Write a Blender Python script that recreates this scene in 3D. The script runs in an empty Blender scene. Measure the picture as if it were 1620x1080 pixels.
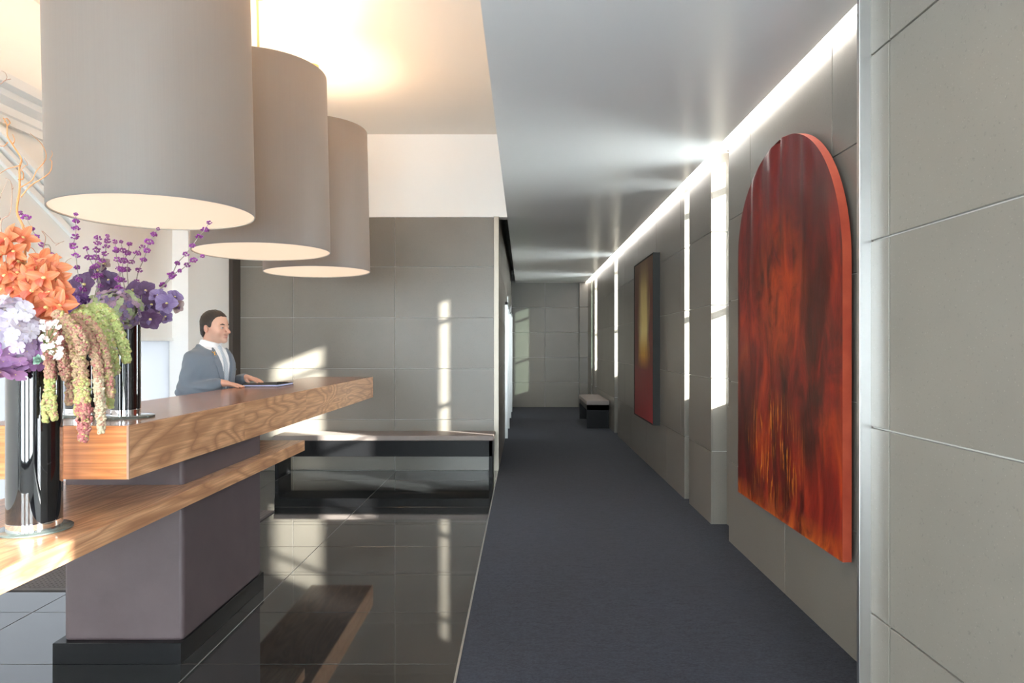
import bpy, math, random
import numpy as np
from mathutils import Vector, Matrix, Quaternion
random.seed(7)
R = math.radians
SC = bpy.context.scene
COL = SC.collection

# ---------------------------------------------------------------- camera
F_PX, VPX, VPY, CAMH = 1056.0, 828.0, 548.0, 1.46
cam = bpy.data.cameras.new('camera'); camo = bpy.data.objects.new('camera', cam); COL.objects.link(camo)
camo.location = (0, 0, CAMH); camo.rotation_euler = (R(90), 0, 0)
cam.sensor_width = 36.0; cam.lens = F_PX / 1620 * 36.0
cam.shift_x = -(VPX - 810) / 1620; cam.shift_y = (VPY - 540) / 1620
cam.clip_start = .05
SC.camera = camo
# ---------------------------------------------------------------- world, sun, exposure
SC.view_settings.view_transform = 'Standard'; SC.view_settings.look = 'None'
SC.view_settings.gamma = 1.0; SC.view_settings.exposure = 1.32
SC.view_settings.use_curve_mapping = False
w = bpy.data.worlds.new('sky'); SC.world = w; w.use_nodes = True
bg = w.node_tree.nodes['Background']
bg.inputs[0].default_value = (0.86, 0.93, 1.0, 1); bg.inputs[1].default_value = 11.0
SUN_DIR = Vector((-1, .61, -.38)).normalized()
sl = bpy.data.lights.new('sun', 'SUN'); sl.energy = 25; sl.angle = R(1.1); sl.color = (1, .95, .87)
so = bpy.data.objects.new('sun', sl); COL.objects.link(so); so.rotation_euler = SUN_DIR.to_track_quat('-Z', 'Y').to_euler()
so.location = (9, -6, 6)

def portal(loc, rot, sx, sy):
    l = bpy.data.lights.new('window_portal', 'AREA'); l.shape = 'RECTANGLE'; l.size = sx; l.size_y = sy
    l.cycles.is_portal = True
    o = bpy.data.objects.new('window_portal', l); COL.objects.link(o); o.location = loc; o.rotation_euler = rot

# ---------------------------------------------------------------- helpers
def P(x, y, d):
    return Vector(((x - VPX) * d / F_PX, d, CAMH - (y - VPY) * d / F_PX))

class MB:
    def __init__(s): s.v = []; s.f = []; s.m = []
    def add(s, vs, fs, mi=0):
        b = len(s.v); s.v += [tuple(v) for v in vs]; s.f += [tuple(i + b for i in f) for f in fs]; s.m += [mi] * len(fs); return s
    def box(s, x0, x1, y0, y1, z0, z1, mi=0):
        return s.add([(x0,y0,z0),(x1,y0,z0),(x1,y1,z0),(x0,y1,z0),(x0,y0,z1),(x1,y0,z1),(x1,y1,z1),(x0,y1,z1)],
              [(0,3,2,1),(4,5,6,7),(0,1,5,4),(1,2,6,5),(2,3,7,6),(3,0,4,7)], mi)
    def lathe(s, prof, n=48, mi=0, caps=True):
        vs = []; fs = []
        for r, z in prof:
            for i in range(n):
                a = 2*math.pi*i/n; vs.append((r*math.cos(a), r*math.sin(a), z))
        for k in range(len(prof)-1):
            for i in range(n):
                j = (i+1) % n; fs.append((k*n+i, k*n+j, (k+1)*n+j, (k+1)*n+i))
        if caps:
            fs.append(tuple(range(n))[::-1]); fs.append(tuple((len(prof)-1)*n+i for i in range(n)))
        return s.add(vs, fs, mi)
    def tube(s, pts, rad, n=8, mi=0):
        pts = [Vector(p) for p in pts]; m = len(pts)
        if not isinstance(rad, (list, tuple)): rad = [rad]*m
        vs = []; fs = []; up = Vector((.31, .17, .93)).normalized()
        for i, p in enumerate(pts):
            t = (pts[min(i+1, m-1)] - pts[max(i-1, 0)]).normalized()
            a = t.cross(up)
            if a.length < 1e-3: a = t.cross(Vector((1, 0, 0)))
            a.normalize(); b = t.cross(a)
            for k in range(n):
                q = 2*math.pi*k/n; vs.append(p + (a*math.cos(q) + b*math.sin(q))*rad[i])
        for i in range(m-1):
            for k in range(n):
                l = (k+1) % n; fs.append((i*n+k, (i+1)*n+k, (i+1)*n+l, i*n+l))
        fs.append(tuple(range(n))); fs.append(tuple((m-1)*n+k for k in range(n))[::-1])
        return s.add(vs, fs, mi)
    def prism(s, poly, axis, a0, a1, mi=0):
        n = len(poly)
        def pt(u, v, a):
            return {'x': (a, u, v), 'y': (u, a, v), 'z': (u, v, a)}[axis]
        vs = [pt(u, v, a0) for u, v in poly] + [pt(u, v, a1) for u, v in poly]
        fs = [tuple(range(n))[::-1], tuple(range(n, 2*n))] + [(i, (i+1) % n, n+(i+1) % n, n+i) for i in range(n)]
        return s.add(vs, fs, mi)
    def mesh(s, name):
        me = bpy.data.meshes.new(name); me.from_pydata(s.v, [], s.f)
        if any(s.m): me.polygons.foreach_set('material_index', s.m)
        me.update(); return me
    def build(s, name, mats, parent=None, smooth=False, bevel=0, seg=2, fix=True):
        me = s.mesh(name)
        if fix:
            import bmesh
            bm = bmesh.new(); bm.from_mesh(me); bmesh.ops.recalc_face_normals(bm, faces=bm.faces); bm.to_mesh(me); bm.free()
        return link(name, me, mats, parent, smooth, bevel, seg)

def link(name, me, mats, parent=None, smooth=False, bevel=0, seg=2):
    if mats is not None:
        for m in (mats if isinstance(mats, (list, tuple)) else [mats]):
            if len(me.materials) < len(mats if isinstance(mats, (list, tuple)) else [mats]): me.materials.append(m)
    if smooth:
        me.polygons.foreach_set('use_smooth', [True]*len(me.polygons))
        try: me.set_sharp_from_angle(angle=R(40))
        except Exception: pass
    o = bpy.data.objects.new(name, me); COL.objects.link(o)
    if parent is not None: o.parent = parent
    if bevel:
        b = o.modifiers.new('bevel', 'BEVEL'); b.width = bevel; b.segments = seg; b.limit_method = 'ANGLE'; b.angle_limit = R(40)
        me.polygons.foreach_set('use_smooth', [True]*len(me.polygons)); b.harden_normals = True
    return o

def tag(o, label=None, cat=None, group=None, kind=None):
    if label: o['label'] = label
    if cat: o['category'] = cat
    if group: o['group'] = group
    if kind: o['kind'] = kind
    return o
def empty(name, loc=(0, 0, 0), rz=0):
    o = bpy.data.objects.new(name, None); COL.objects.link(o); o.location = loc; o.rotation_euler = (0, 0, rz); o.empty_display_size = .1
    return o
def struct(o, label, cat=None):
    o['kind'] = 'structure'; o['label'] = label
    o['category'] = cat or o.name.split('_')[0].split('.')[0]
    return o

# ---------------------------------------------------------------- materials
class NT:
    def __init__(s, name):
        s.mat = bpy.data.materials.new(name); s.mat.use_nodes = True
        s.t = s.mat.node_tree; s.b = s.t.nodes['Principled BSDF']; s.out = s.t.nodes['Material Output']
    def n(s, typ, ins={}, **kw):
        nd = s.t.nodes.new(typ)
        for k, v in kw.items(): setattr(nd, k, v)
        for k, v in ins.items(): s.set(nd.inputs[k], v)
        return nd
    def set(s, sock, v):
        if isinstance(v, bpy.types.NodeSocket): s.t.links.new(v, sock)
        else:
            if isinstance(v, (tuple, list)) and len(v) == 3 and sock.type == 'RGBA': v = (*v, 1)
            sock.default_value = v
    def bs(s, **kw):
        names = {'color': 'Base Color', 'rough': 'Roughness', 'metal': 'Metallic', 'spec': 'Specular IOR Level', 'coat': 'Coat Weight',
                 'coatr': 'Coat Roughness', 'ecol': 'Emission Color', 'estr': 'Emission Strength', 'normal': 'Normal', 'sss': 'Subsurface Weight',
                 'sheen': 'Sheen Weight', 'trans': 'Transmission Weight', 'ior': 'IOR', 'alpha': 'Alpha'}
        for k, v in kw.items(): s.set(s.b.inputs[names[k]], v)
        return s.mat
    def coords(s, scale=(1, 1, 1), kind='Object', rnd=0.0):
        tc = s.n('ShaderNodeTexCoord').outputs[kind]
        if rnd:
            oi = s.n('ShaderNodeObjectInfo').outputs['Random']
            c = s.n('ShaderNodeCombineXYZ', {0: s.math('MULTIPLY', oi, rnd), 1: s.math('MULTIPLY', oi, rnd*1.7), 2: s.math('MULTIPLY', oi, rnd*.6)}).outputs[0]
            tc = s.n('ShaderNodeVectorMath', {0: tc, 1: c}, operation='ADD').outputs[0]
        m = s.n('ShaderNodeMapping', {0: tc}); m.inputs['Scale'].default_value = scale
        return m.outputs[0]
    def math(s, op, a, b=0.0, clamp=False):
        nd = s.n('ShaderNodeMath', operation=op, use_clamp=clamp); s.set(nd.inputs[0], a); s.set(nd.inputs[1], b); return nd.outputs[0]
    def noise(s, vec, scale=5, detail=4, rough=.5, dist=0):
        return s.n('ShaderNodeTexNoise', {'Vector': vec, 'Scale': scale, 'Detail': detail, 'Roughness': rough, 'Distortion': dist}).outputs[0]
    def ramp(s, fac, stops, interp='LINEAR'):
        nd = s.n('ShaderNodeValToRGB', {0: fac}); cr = nd.color_ramp; cr.interpolation = interp
        while len(cr.elements) < len(stops): cr.elements.new(.5)
        for e, (p, c) in zip(cr.elements, stops): e.position = p; e.color = (*c, 1) if len(c) == 3 else c
        return nd.outputs[0]
    def mix(s, fac, a, b, blend='MIX'):
        nd = s.n('ShaderNodeMix', data_type='RGBA', blend_type=blend); s.set(nd.inputs[0], fac); s.set(nd.inputs[6], a); s.set(nd.inputs[7], b); return nd.outputs[2]
    def bump(s, h, strength=.2, dist=.01):
        return s.n('ShaderNodeBump', {'Height': h, 'Strength': strength, 'Distance': dist}).outputs[0]
    def mrange(s, v, a, b, c=0., d=1.):
        nd = s.n('ShaderNodeMapRange', {0: v, 1: a, 2: b, 3: c, 4: d}); return nd.outputs[0]

def simple(name, color, rough=.5, **kw):
    return NT(name).bs(color=color, rough=rough, **kw)

def mat_stone(name, base, rough=.34, spec=.5):
    n = NT(name); v = n.coords(rnd=37.0)
    cloud = n.noise(v, 2.2, 5, .6); fine = n.noise(v, 90, 3, .7)
    spots = n.n('ShaderNodeTexVoronoi', {'Vector': v, 'Scale': 75.0, 'Randomness': 1.0}).outputs[0]
    oi = n.n('ShaderNodeObjectInfo').outputs['Random']
    d = [c*.82 for c in base]; l = [min(1, c*1.16) for c in base]
    c = n.mix(n.math('ADD', n.math('MULTIPLY', cloud, .75), n.math('MULTIPLY', oi, .25)), d, l)
    c = n.mix(n.ramp(spots, [(0, (.5,)*3), (.11, (.25,)*3), (.16, (0,)*3)]), c, [b*1.75 for b in base])
    c = n.mix(n.ramp(fine, [(.62, (0,)*3), (.7, (.5,)*3)]), c, [b*.55 for b in base])
    rg = n.math('ADD', n.math('MULTIPLY', cloud, .12), rough - .06)
    return n.bs(color=c, rough=rg, spec=spec, normal=n.bump(fine, .05, .002))

M = {}
M['stone'] = mat_stone('grey_stone_tile', (.200, .180, .155), .33)
M['grout'] = simple('pale_grout', (.62, .61, .57), .8)
n = NT('black_granite'); v = n.coords(rnd=31.0)
f1 = n.noise(v, 260, 2, .8); f2 = n.noise(v, 3, 3)
c = n.mix(n.ramp(f1, [(.6, (0,)*3), (.72, (1,)*3)]), n.mix(f2, (.012, .013, .014), (.022, .023, .024)), (.10, .10, .10))
M['granite'] = n.bs(color=c, rough=.05, spec=1.0, coat=.6, coatr=.03)
M['grout_dark'] = simple('floor_joint', (.42, .42, .40), .5)
n = NT('carpet_pile'); v = n.coords()
f1 = n.noise(n.coords((1, 1.8, 1)), 70, 4, .85); f2 = n.noise(n.coords((1, 2.8, 1)), 11, 7, .82); f3 = n.noise(v, 2.0, 3)
c = n.mix(n.mrange(f2, .3, .7), (.0060, .0078, .0145), (.0320, .0360, .0560)); c = n.mix(n.ramp(f1, [(.4, (0,)*3), (.65, (.8,)*3)]), c, (.050, .055, .076))
c = n.mix(n.math('MULTIPLY', f3, .3), c, (.024, .021, .020))
M['carpet'] = n.bs(color=c, rough=.95, spec=.1, sheen=.08, normal=n.bump(n.math('ADD', f1, f2), .6, .004))
M['white'] = simple('white_plaster', (.92, .915, .90), .6)
M['cream'] = simple('cream_plaster', (.92, .90, .87), .55)
n = NT('satin_ceiling_paint'); v = n.coords()
M['ceil'] = n.bs(color=(.86, .865, .875), rough=.27, spec=.55, normal=n.bump(n.noise(v, .9, 2), .05, .05))
M['ceil_lobby'] = simple('lobby_ceiling_paint', (.87, .83, .77), .5)
M['metal'] = NT('brushed_steel'); _n = M['metal']; _v = _n.coords((60, 60, .6))
M['metal'] = _n.bs(color=(.62, .61, .60), metal=1.0, rough=_n.mrange(_n.noise(_v, 4, 3), 0, 1, .24, .42))
M['chrome'] = simple('chrome', (.86, .86, .87), .06, metal=1.0)
M['brass'] = simple('brass', (.75, .52, .27), .3, metal=1.0)
M['darkmetal'] = simple('blackened_steel', (.007, .007, .008), .42, metal=.0, spec=.14)
M['darkwood'] = simple('dark_stained_wood', (.045, .032, .024), .4)
M['black'] = simple('black_lacquer', (.006, .006, .007), .3, spec=.3)
M['shadow'] = simple('dark_soffit_paint', (.045, .045, .045), .6)  # near-black colour stands in for the shade inside the ceiling slot
def mat_leather(name, a, b, rough=.48):
    n = NT(name); v = n.coords()
    f = n.noise(v, 7, 5, .6); g = n.n('ShaderNodeTexVoronoi', {'Vector': v, 'Scale': 420.0}).outputs[0]
    return n.bs(color=n.mix(f, a, b), rough=rough, normal=n.bump(n.math('ADD', g, n.math('MULTIPLY', f, 1.5)), .12, .004))
M['leather'] = mat_leather('mauve_leather', (.068, .048, .052), (.108, .078, .082))
M['leather_seat'] = mat_leather('taupe_leather', (.21, .175, .165), (.27, .225, .21), .42)
def mat_wood(name, long_axis, light, mid, dark, rough=.3, cross=4.2, lng=.8):
    n = NT(name)
    s = [cross]*3; s[long_axis] = lng
    v = n.coords(s, rnd=9.0)
    big = n.noise(v, 1.25, 2, .45, .35)
    rings = n.math('FRACT', n.math('MULTIPLY', big, 12.0))
    tri = n.math('ABSOLUTE', n.math('SUBTRACT', rings, .5))
    s2 = [95, 95, 95]; s2[long_axis] = 2.5
    grain = n.noise(n.coords(s2, rnd=9.0), 1.0, 4, .65)
    tone = n.noise(v, .7, 2)
    c = n.ramp(tri, [(0, dark), (.07, [a_*.55+b_*.45 for a_, b_ in zip(dark, mid)]), (.24, mid), (.42, light), (.5, light)])
    c = n.mix(.18, c, n.mix(tone, mid, light))
    c = n.mix(n.ramp(grain, [(.42, (.55,)*3), (.62, (0,)*3)]), c, dark)
    return n.bs(color=c, rough=rough, spec=.5, coat=.25, coatr=.12, normal=n.bump(grain, .06, .002))
WL, WM, WD = (.80, .46, .255), (.66, .355, .185), (.34, .155, .078)
M['wood_y'] = mat_wood('walnut_lengthwise', 1, WL, WM, WD)
M['wood_x'] = mat_wood('walnut_end_lit', 0, (.86, .35, .14), (.78, .29, .105), (.52, .17, .06), cross=11.0, lng=.5)  # strong light on the desk end is put into this orange colour
M['wood_top'] = mat_wood('walnut_polished_top', 1, (.46, .225, .12), (.37, .165, .085), (.22, .09, .045), .26)
n = NT('grey_silk'); v = n.coords((75, 75, 1.1)); f = n.noise(v, 1.6, 5, .65); g = n.noise(n.coords((240, 240, 2)), 1, 3)
c = n.mix(n.math('MULTIPLY', n.math('ADD', f, g), .5), (.150, .144, .139), (.22, .213, .207))
M['silk'] = n.bs(color=c, rough=.5, sheen=.2, normal=n.bump(f, .08, .003))
tl = n.n('ShaderNodeBsdfTranslucent', {0: (.8, .75, .70, 1)}); mx = n.n('ShaderNodeMixShader', {0: .30, 1: n.b.outputs[0], 2: tl.outputs[0]}); n.t.links.new(mx.outputs[0], n.out.inputs[0])
n = NT('shade_lining'); n.bs(color=(.85, .78, .68), rough=.6); tl = n.n('ShaderNodeBsdfTranslucent', {0: (.85, .78, .68, 1)}); mx = n.n('ShaderNodeMixShader', {0: .35, 1: n.b.outputs[0], 2: tl.outputs[0]}); n.t.links.new(mx.outputs[0], n.out.inputs[0]); M['shade_in'] = n.mat
M['diffuser'] = simple('lamp_diffuser', (.45, .38, .32), .5, ecol=(1, .74, .53), estr=.34)
M['led'] = simple('led_strip', (1, 1, 1), .5, ecol=(1, .95, .88), estr=9.0)
M['white_cloth'] = simple('white_shirt_cotton', (.82, .83, .86), .75)
# thin architectural glass
n = NT('window_glass'); tr = n.n('ShaderNodeBsdfTransparent', {0: (.95, .98, .97, 1)}); gl = n.n('ShaderNodeBsdfGlossy', {'Roughness': .0})
fr = n.n('ShaderNodeFresnel', {'IOR': 1.45}); mx = n.n('ShaderNodeMixShader', {0: fr.outputs[0], 1: tr.outputs[0], 2: gl.outputs[0]})
n.t.links.new(mx.outputs[0], n.out.inputs[0]); M['glass'] = n.mat
M['glass_dark'] = n.mat.copy(); M['glass_dark'].name = 'tinted_window_glass'  # tint added to dim the sun patch on the end wall
for _q in M['glass_dark'].node_tree.nodes:
    if _q.type == 'BSDF_TRANSPARENT': _q.inputs[0].default_value = (.30, .36, .34, 1)
M['glass_half'] = M['glass'].copy(); M['glass_half'].name = 'solar_film_glass'  # darkening added to weaken the sun through the side window
for _q in M['glass_half'].node_tree.nodes:
    if _q.type == 'BSDF_TRANSPARENT': _q.inputs[0].default_value = (.62, .63, .64, 1)
M['plate_glass'] = simple('green_tinted_glass', (.75, .92, .85), .02, trans=.85, ior=1.5)
n = NT('frosted_glass'); tl = n.n('ShaderNodeBsdfTranslucent', {0: (.205, .207, .21, 1)}); gl = n.n('ShaderNodeBsdfGlossy', {'Roughness': .15}); mx = n.n('ShaderNodeMixShader', {0: .05, 1: tl.outputs[0], 2: gl.outputs[0]})
n.t.links.new(mx.outputs[0], n.out.inputs[0]); M['frost'] = n.mat
M['ground'] = simple('pale_paving', (.72, .71, .69), .9)

# ---------------------------------------------------------------- structure
YB, YE = 7.87, 16.06           # lobby back wall, corridor end wall
XC = -.297                     # carpet edge
XR, TW = 1.54, .20             # right wall plane and thickness
XP = 1.124                     # near pillar face
ZC, ZL = 2.985, 3.96           # corridor ceiling, lobby ceiling
YF = -2.4                      # front (street) wall
GAP = .006
_tiles = {}
def tile_mesh(sx, sy, sz, mat, c=.0012):
    k = (round(sx, 3), round(sy, 3), round(sz, 3), mat.name)
    if k not in _tiles:
        m = MB(); a, b, h = sx/2, sy/2, sz/2
        # chamfer on every edge of the outward faces, kept light
        m.box(-a, a, -b, b, -h, h)
        me = m.mesh('tile')
        import bmesh
        bm = bmesh.new(); bm.from_mesh(me); bmesh.ops.bevel(bm, geom=bm.edges[:], offset=c, segments=1, affect='EDGES'); bm.to_mesh(me); bm.free()
        me.materials.append(mat); _tiles[k] = me
    return _tiles[k]
def tile(name, parent, x0, x1, y0, y1, z0, z1, mat):
    o = bpy.data.objects.new(name, tile_mesh(x1-x0, y1-y0, z1-z0, mat)); COL.objects.link(o)
    o.location = ((x0+x1)/2, (y0+y1)/2, (z0+z1)/2); o.parent = parent; return o
def cuts(a, b, start, step):
    js = [a]; k = math.ceil((a - start)/step - 1e-6)
    while start + k*step < b - .02:
        if start + k*step > a + .02: js.append(start + k*step)
        k += 1
    return js + [b]

# floor: polished black granite tiles on a screed
fl = MB().box(-3.75, XC, YF, YB + .02, -.12, -.003).build('floor', M['grout_dark'])
struct(fl, 'polished black granite tile floor of the lobby', 'floor')
xs = cuts(-3.75, XC, XC, 1.2); ys = cuts(YF, YB, YB, .6)
for i in range(len(xs)-1):
    for j in range(len(ys)-1):
        tile('floor_tile', fl, xs[i]+.002, xs[i+1]-.002, ys[j]+.002, ys[j+1]-.002, -.02, 0, M['granite'])
cp = MB().box(XC, XR + .22, YF, YE + .1, -.12, .004).build('floor_carpet', M['carpet'])
struct(cp, 'dark blue grey fitted carpet running down the corridor', 'floor')
tr = MB().box(XC-.006, XC+.004, YF, YB, -.02, .007).build('trim_1', M['metal']); struct(tr, 'thin metal strip between granite and carpet', 'trim')

# lobby back wall
wb = MB().box(-3.6, -.30, YB+.012, YB+.16, -.1, 3.0).build('wall_back', M['grout']); struct(wb, 'grey stone tiled wall behind the lobby bench', 'wall')
xs = cuts(-3.40, -.345, -.315, 1.2)
for i in range(len(xs)-1):
    for k in range(5):
        tile('wall_tile', wb, xs[i]+GAP/2, xs[i+1]-GAP/2, YB, YB+.012, .6*k+GAP/2, min(.6*(k+1), 2.985)-GAP/2, M['stone'])
wu = MB().box(-3.6, -.19, YB-.004, YB+.16, 2.985, ZL+.1).build('wall_back_upper', M['white']); struct(wu, 'white plaster band above the tiled back wall', 'wall')
t2 = MB().box(-.348, -.290, YB-.012, YB+.02, 0, 2.99).build('trim_2', simple('bronze_steel', (.30, .265, .225), .42, metal=1.0), bevel=.002); struct(t2, 'brushed steel corner trim at the end of the tiled wall', 'trim')

# corridor left wall
wl = MB().box(-.47, -.302, YB+.02, YE+.1, -.1, 3.4).build('wall_corridor_left', M['grout']); struct(wl, 'stone tiled corridor wall with lift doors', 'wall')
LIFT = [(10.6, 11.9), (13.6, 14.9)]
ys = [YB+.02, 8.95, 10.15, 10.6, 11.9, 13.1, 13.6, 14.9, YE]
for j in range(len(ys)-1):
    for k in range(5):
        if (ys[j], ys[j+1]) in LIFT and k < 4 - .5: continue
        z1 = .6*(k+1) if k < 4 else 3.4
        tile('wall_tile', wl, -.302, -.29, ys[j]+GAP/2, ys[j+1]-GAP/2, .6*k+GAP/2, z1-GAP/2, M['stone'])
for i, (a, b) in enumerate(LIFT):
    d = MB().box(-.31, -.296, a+.03, (a+b)/2-.003, .005, 2.12).box(-.31, -.296, (a+b)/2+.003, b-.03, .005, 2.12).build('door_%d' % (i+1), M['metal'])
    struct(d, 'steel lift door in the corridor wall, %s' % ('nearer the lobby' if i == 0 else 'nearer the end wall'), 'door')
    MB().box(-.315, -.245, a-.02, a+.03, 0, 2.17).box(-.315, -.245, b-.03, b+.02, 0, 2.17).box(-.315, -.245, a-.02, b+.02, 2.12, 2.17).build('door_frame', M['metal'], d, bevel=.003)
    MB().box(-.315, -.292, a-.02, b+.02, 2.17, 2.4).build('overpanel', M['stone'], d)
    ip = MB().box(-.30, -.272, b+.07, b+.22, 2.2, 2.36).build('lift_indicator', M['metal'], None, bevel=.002)
    tag(ip, 'small steel lift indicator plate above %s lift door' % ('first' if i == 0 else 'second'), 'indicator', 'lift indicators')

# end wall
we = MB().box(-.47, 1.80, YE+.012, YE+.15, -.1, 3.4).build('wall_end', M['grout']); struct(we, 'grey tiled wall closing the corridor', 'wall')
xs = [-.29, .52, 1.335]
for i in range(2):
    for k in range(5):
        tile('wall_tile', we, xs[i]+GAP/2, xs[i+1]-GAP/2, YE, YE+.012, .6*k+GAP/2, (.6*(k+1) if k < 4 else 3.2)-GAP/2, M['stone'])
for k in range(5):
    tile('wall_tile', we, 1.335, 1.56, YE-.16, YE+.012, .6*k+GAP/2, (.6*(k+1) if k < 4 else 3.0)-GAP/2, M['stone'])

# corridor right wall in piers with slot windows between
GAPS = [(5.004, 5.475), (6.20, 6.385), (10.90, 11.29), (13.96, 14.40), (14.86, 15.20)]
SILL = .97
edges = [2.166] + [e for g in GAPS for e in g] + [YE]
offs = {0: (3.93, 3.33), 2: (7.16, 7.74)}
for s_ in range(0, len(edges), 2):
    y0, y1 = edges[s_], edges[s_+1]
    wr = MB().box(XR+.012, XR+TW, y0+.012, y1-.012, -.1, 3.4).build('wall_right', M['grout']); struct(wr, ['stone pier carrying the red arched painting', 'narrow stone pier between the two nearest slot windows', 'stone pier carrying the gold and red framed painting', 'stone pier beside the corridor bench', 'thin stone pier between the last slot windows', 'stone pier at the corridor end'][s_//2], 'wall')
    o0, o1 = offs.get(s_//2, ((y0+y1)/2 - .6, (y0+y1)/2 + .6))
    if y1 - y0 < 1.3: o0 = o1 = y0
    for k in range(5):
        z1 = .6*(k+1) if k < 4 else 3.05
        js = cuts(y0, y1, o0 if k in (0, 2) else o1, 1.2)
        for j in range(len(js)-1):
            tile('wall_tile', wr, XR, XR+.012, js[j]+(GAP/2 if j else 0), js[j+1]-(GAP/2 if j < len(js)-2 else 0), .6*k+GAP/2, z1-GAP/2, M['stone'])
        if s_: tile('reveal_tile', wr, XR+.0125, XR+TW, y0, y0+.012, .6*k+GAP/2, z1-GAP/2, M['stone'])
        if s_ < len(edges)-2: tile('reveal_tile', wr, XR+.0125, XR+TW, y1-.012, y1, .6*k+GAP/2, z1-GAP/2, M['stone'])
ORD = ['nearest the red arched painting', 'narrowest, between red and gold paintings', 'next to the corridor bench', 'beyond the corridor bench', 'nearest the end wall']
for i, (a, b) in enumerate(GAPS):
    x0, x1 = XR+TW-.05, XR+TW
    m = MB().box(x0, x1, a, a+.018, SILL, 3.05).box(x0, x1, b-.018, b, SILL, 3.05).box(x0, x1, a, b, SILL, SILL+.03).box(x0, x1, a, b, 2.74, 2.78).box(x0, x1, a, b, 1.75, 1.79).box(x0, x1, a, b, 3.0, 3.06)
    wn = m.build('window_%d' % (i+1), M['darkmetal']); struct(wn, 'slot window %s' % ORD[i], 'window')
    for z0, z1 in ((SILL+.03, 1.75), (1.79, 2.74), (2.78, 3.0)):
        MB().box(x0+.02, x0+.026, a+.018, b-.018, z0, z1).build('pane', M['glass_dark'] if i == 4 else M['glass'], wn)
    MB().box(x0-.02, x1, a-.005, b+.005, -.05, SILL).build('sill_wall', M['stone'], wn)
    MB().box(x0-.02, x1, a-.005, b+.005, 3.06, 3.4).build('lintel', M['stone'], wn)
    portal((XR+TW+.01, (a+b)/2, (SILL+3)/2), (0, R(90), 0), 2.0, b-a)

# near pillar on the right
OP = (-2.2, .6)
wp = MB().box(XP+.012, XR+TW, OP[1], 2.166, -.1, 3.4).build('wall_pillar', M['grout']); struct(wp, 'grey stone tiled pillar edged with a steel strip', 'wall')
for a, b in ((OP[1], .85), (.85, 2.05), (2.05, 2.162)):
    for k in range(5):
        tile('wall_tile', wp, XP, XP+.012, a+GAP/2, b-(GAP/2 if b < 2.1 else 0), .6*k+GAP/2, (.6*(k+1) if k < 4 else 3.05)-GAP/2, M['stone'])
for k in range(5):
    tile('reveal_tile', wp, XP+.0125, XR+.012, 2.154, 2.166, .6*k+GAP/2, (.6*(k+1) if k < 4 else 3.05)-GAP/2, M['stone'])
t3 = MB().box(XP-.037, XP+.004, 2.160, 2.178, 0, ZC).build('trim_3', M['metal'], bevel=.002); struct(t3, 'brushed steel edge strip on the near stone pillar', 'trim')
wq = MB().box(XP, XR+TW, YF-.15, OP[0], -.1, 3.4).box(XP, XR+TW, OP[0], OP[1], -.1, .3).box(XP, XR+TW, OP[0], OP[1], 2.2, 3.4).build('wall_right_near', M['white']); struct(wq, 'wall beside the entrance window', 'wall')

# left wall, plaster, jog, door post, windows nearer the street
XL, XL2 = -3.54, -3.38
FY = (3.7, 6.73)
m = MB().box(XL-.15, XL, -.7, FY[0], -.1, ZL+.1).box(XL-.15, XL, FY[0], FY[1], 1.54, ZL+.1).box(XL-.15, XL, FY[0], FY[1], -.1, .04)
m.box(XL-.15, XL, YF-.15, -1.9, -.1, ZL+.1).box(XL-.15, XL, -1.9, -.7, -.1, .25).box(XL-.15, XL, -1.9, -.7, 2.75, ZL+.1)
wlft = m.build('wall_left', M['cream']); struct(wlft, 'cream plaster wall behind the reception desk', 'wall')
wl2 = MB().box(XL-.15, XL2, 6.73, YB+.02, -.1, ZL+.1).build('wall_left_pier', M['white']); struct(wl2, 'white plaster pier beside the dark door post', 'wall')
t4 = MB().box(XL2-.02, XL2+.045, 7.66, YB+.003, 0, 3.0).build('trim_4', M['darkwood'], bevel=.004); struct(t4, 'dark wooden door post in the lobby corner', 'trim')
m = MB().box(XL-.10, XL+.004, FY[0], FY[1], .04, .075).box(XL-.10, XL+.012, FY[0], FY[1], 1.515, 1.545).box(XL-.10, XL+.004, FY[0], FY[0]+.04, .04, 1.54)
wn = m.build('window_10', M['white']); struct(wn, 'low frosted window band behind the reception desk', 'window')
MB().box(XL-.04, XL-.03, FY[0]+.04, FY[1], .075, 1.515).build('pane', M['frost'], wn)
portal((XL-.20, (FY[0]+FY[1])/2, .78), (0, R(-90), 0), 1.5, FY[1]-FY[0])
prof = [(XL, 2.97), (XL+.03, 2.97), (XL+.04, 3.02), (XL+.055, 3.03), (XL+.06, 3.08), (XL+.11, 3.12), (XL+.12, 3.16), (XL+.17, 3.18), (XL+.185, 3.24), (XL, 3.26)]
t6 = MB().prism(prof, 'y', 3.4, 6.73).build('trim_5', M['white']); struct(t6, 'white moulded cornice high on the cream wall', 'trim')
m = MB()
for off, th, pr in ((0, .05, .07), (-.075, .035, .045), (-.15, .045, .03)):
    a = Vector((0, 4.35, 2.985+off)); b = Vector((0, 5.25, 2.985+off-.49)); nn = Vector((0, .49, .9)).normalized()*th
    m.add([(XL, a.y, a.z), (XL+pr, a.y, a.z), (XL+pr, a.y-nn.y, a.z-nn.z), (XL, a.y-nn.y, a.z-nn.z), (XL, b.y, b.z), (XL+pr, b.y, b.z), (XL+pr, b.y-nn.y, b.z-nn.z), (XL, b.y-nn.y, b.z-nn.z)],
          [(0,1,2,3), (7,6,5,4), (0,4,5,1), (1,5,6,2), (2,6,7,3), (3,7,4,0)])
t7 = m.build('trim_6', M['white']); struct(t7, 'white raking pediment moulding under the cornice', 'trim')
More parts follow.
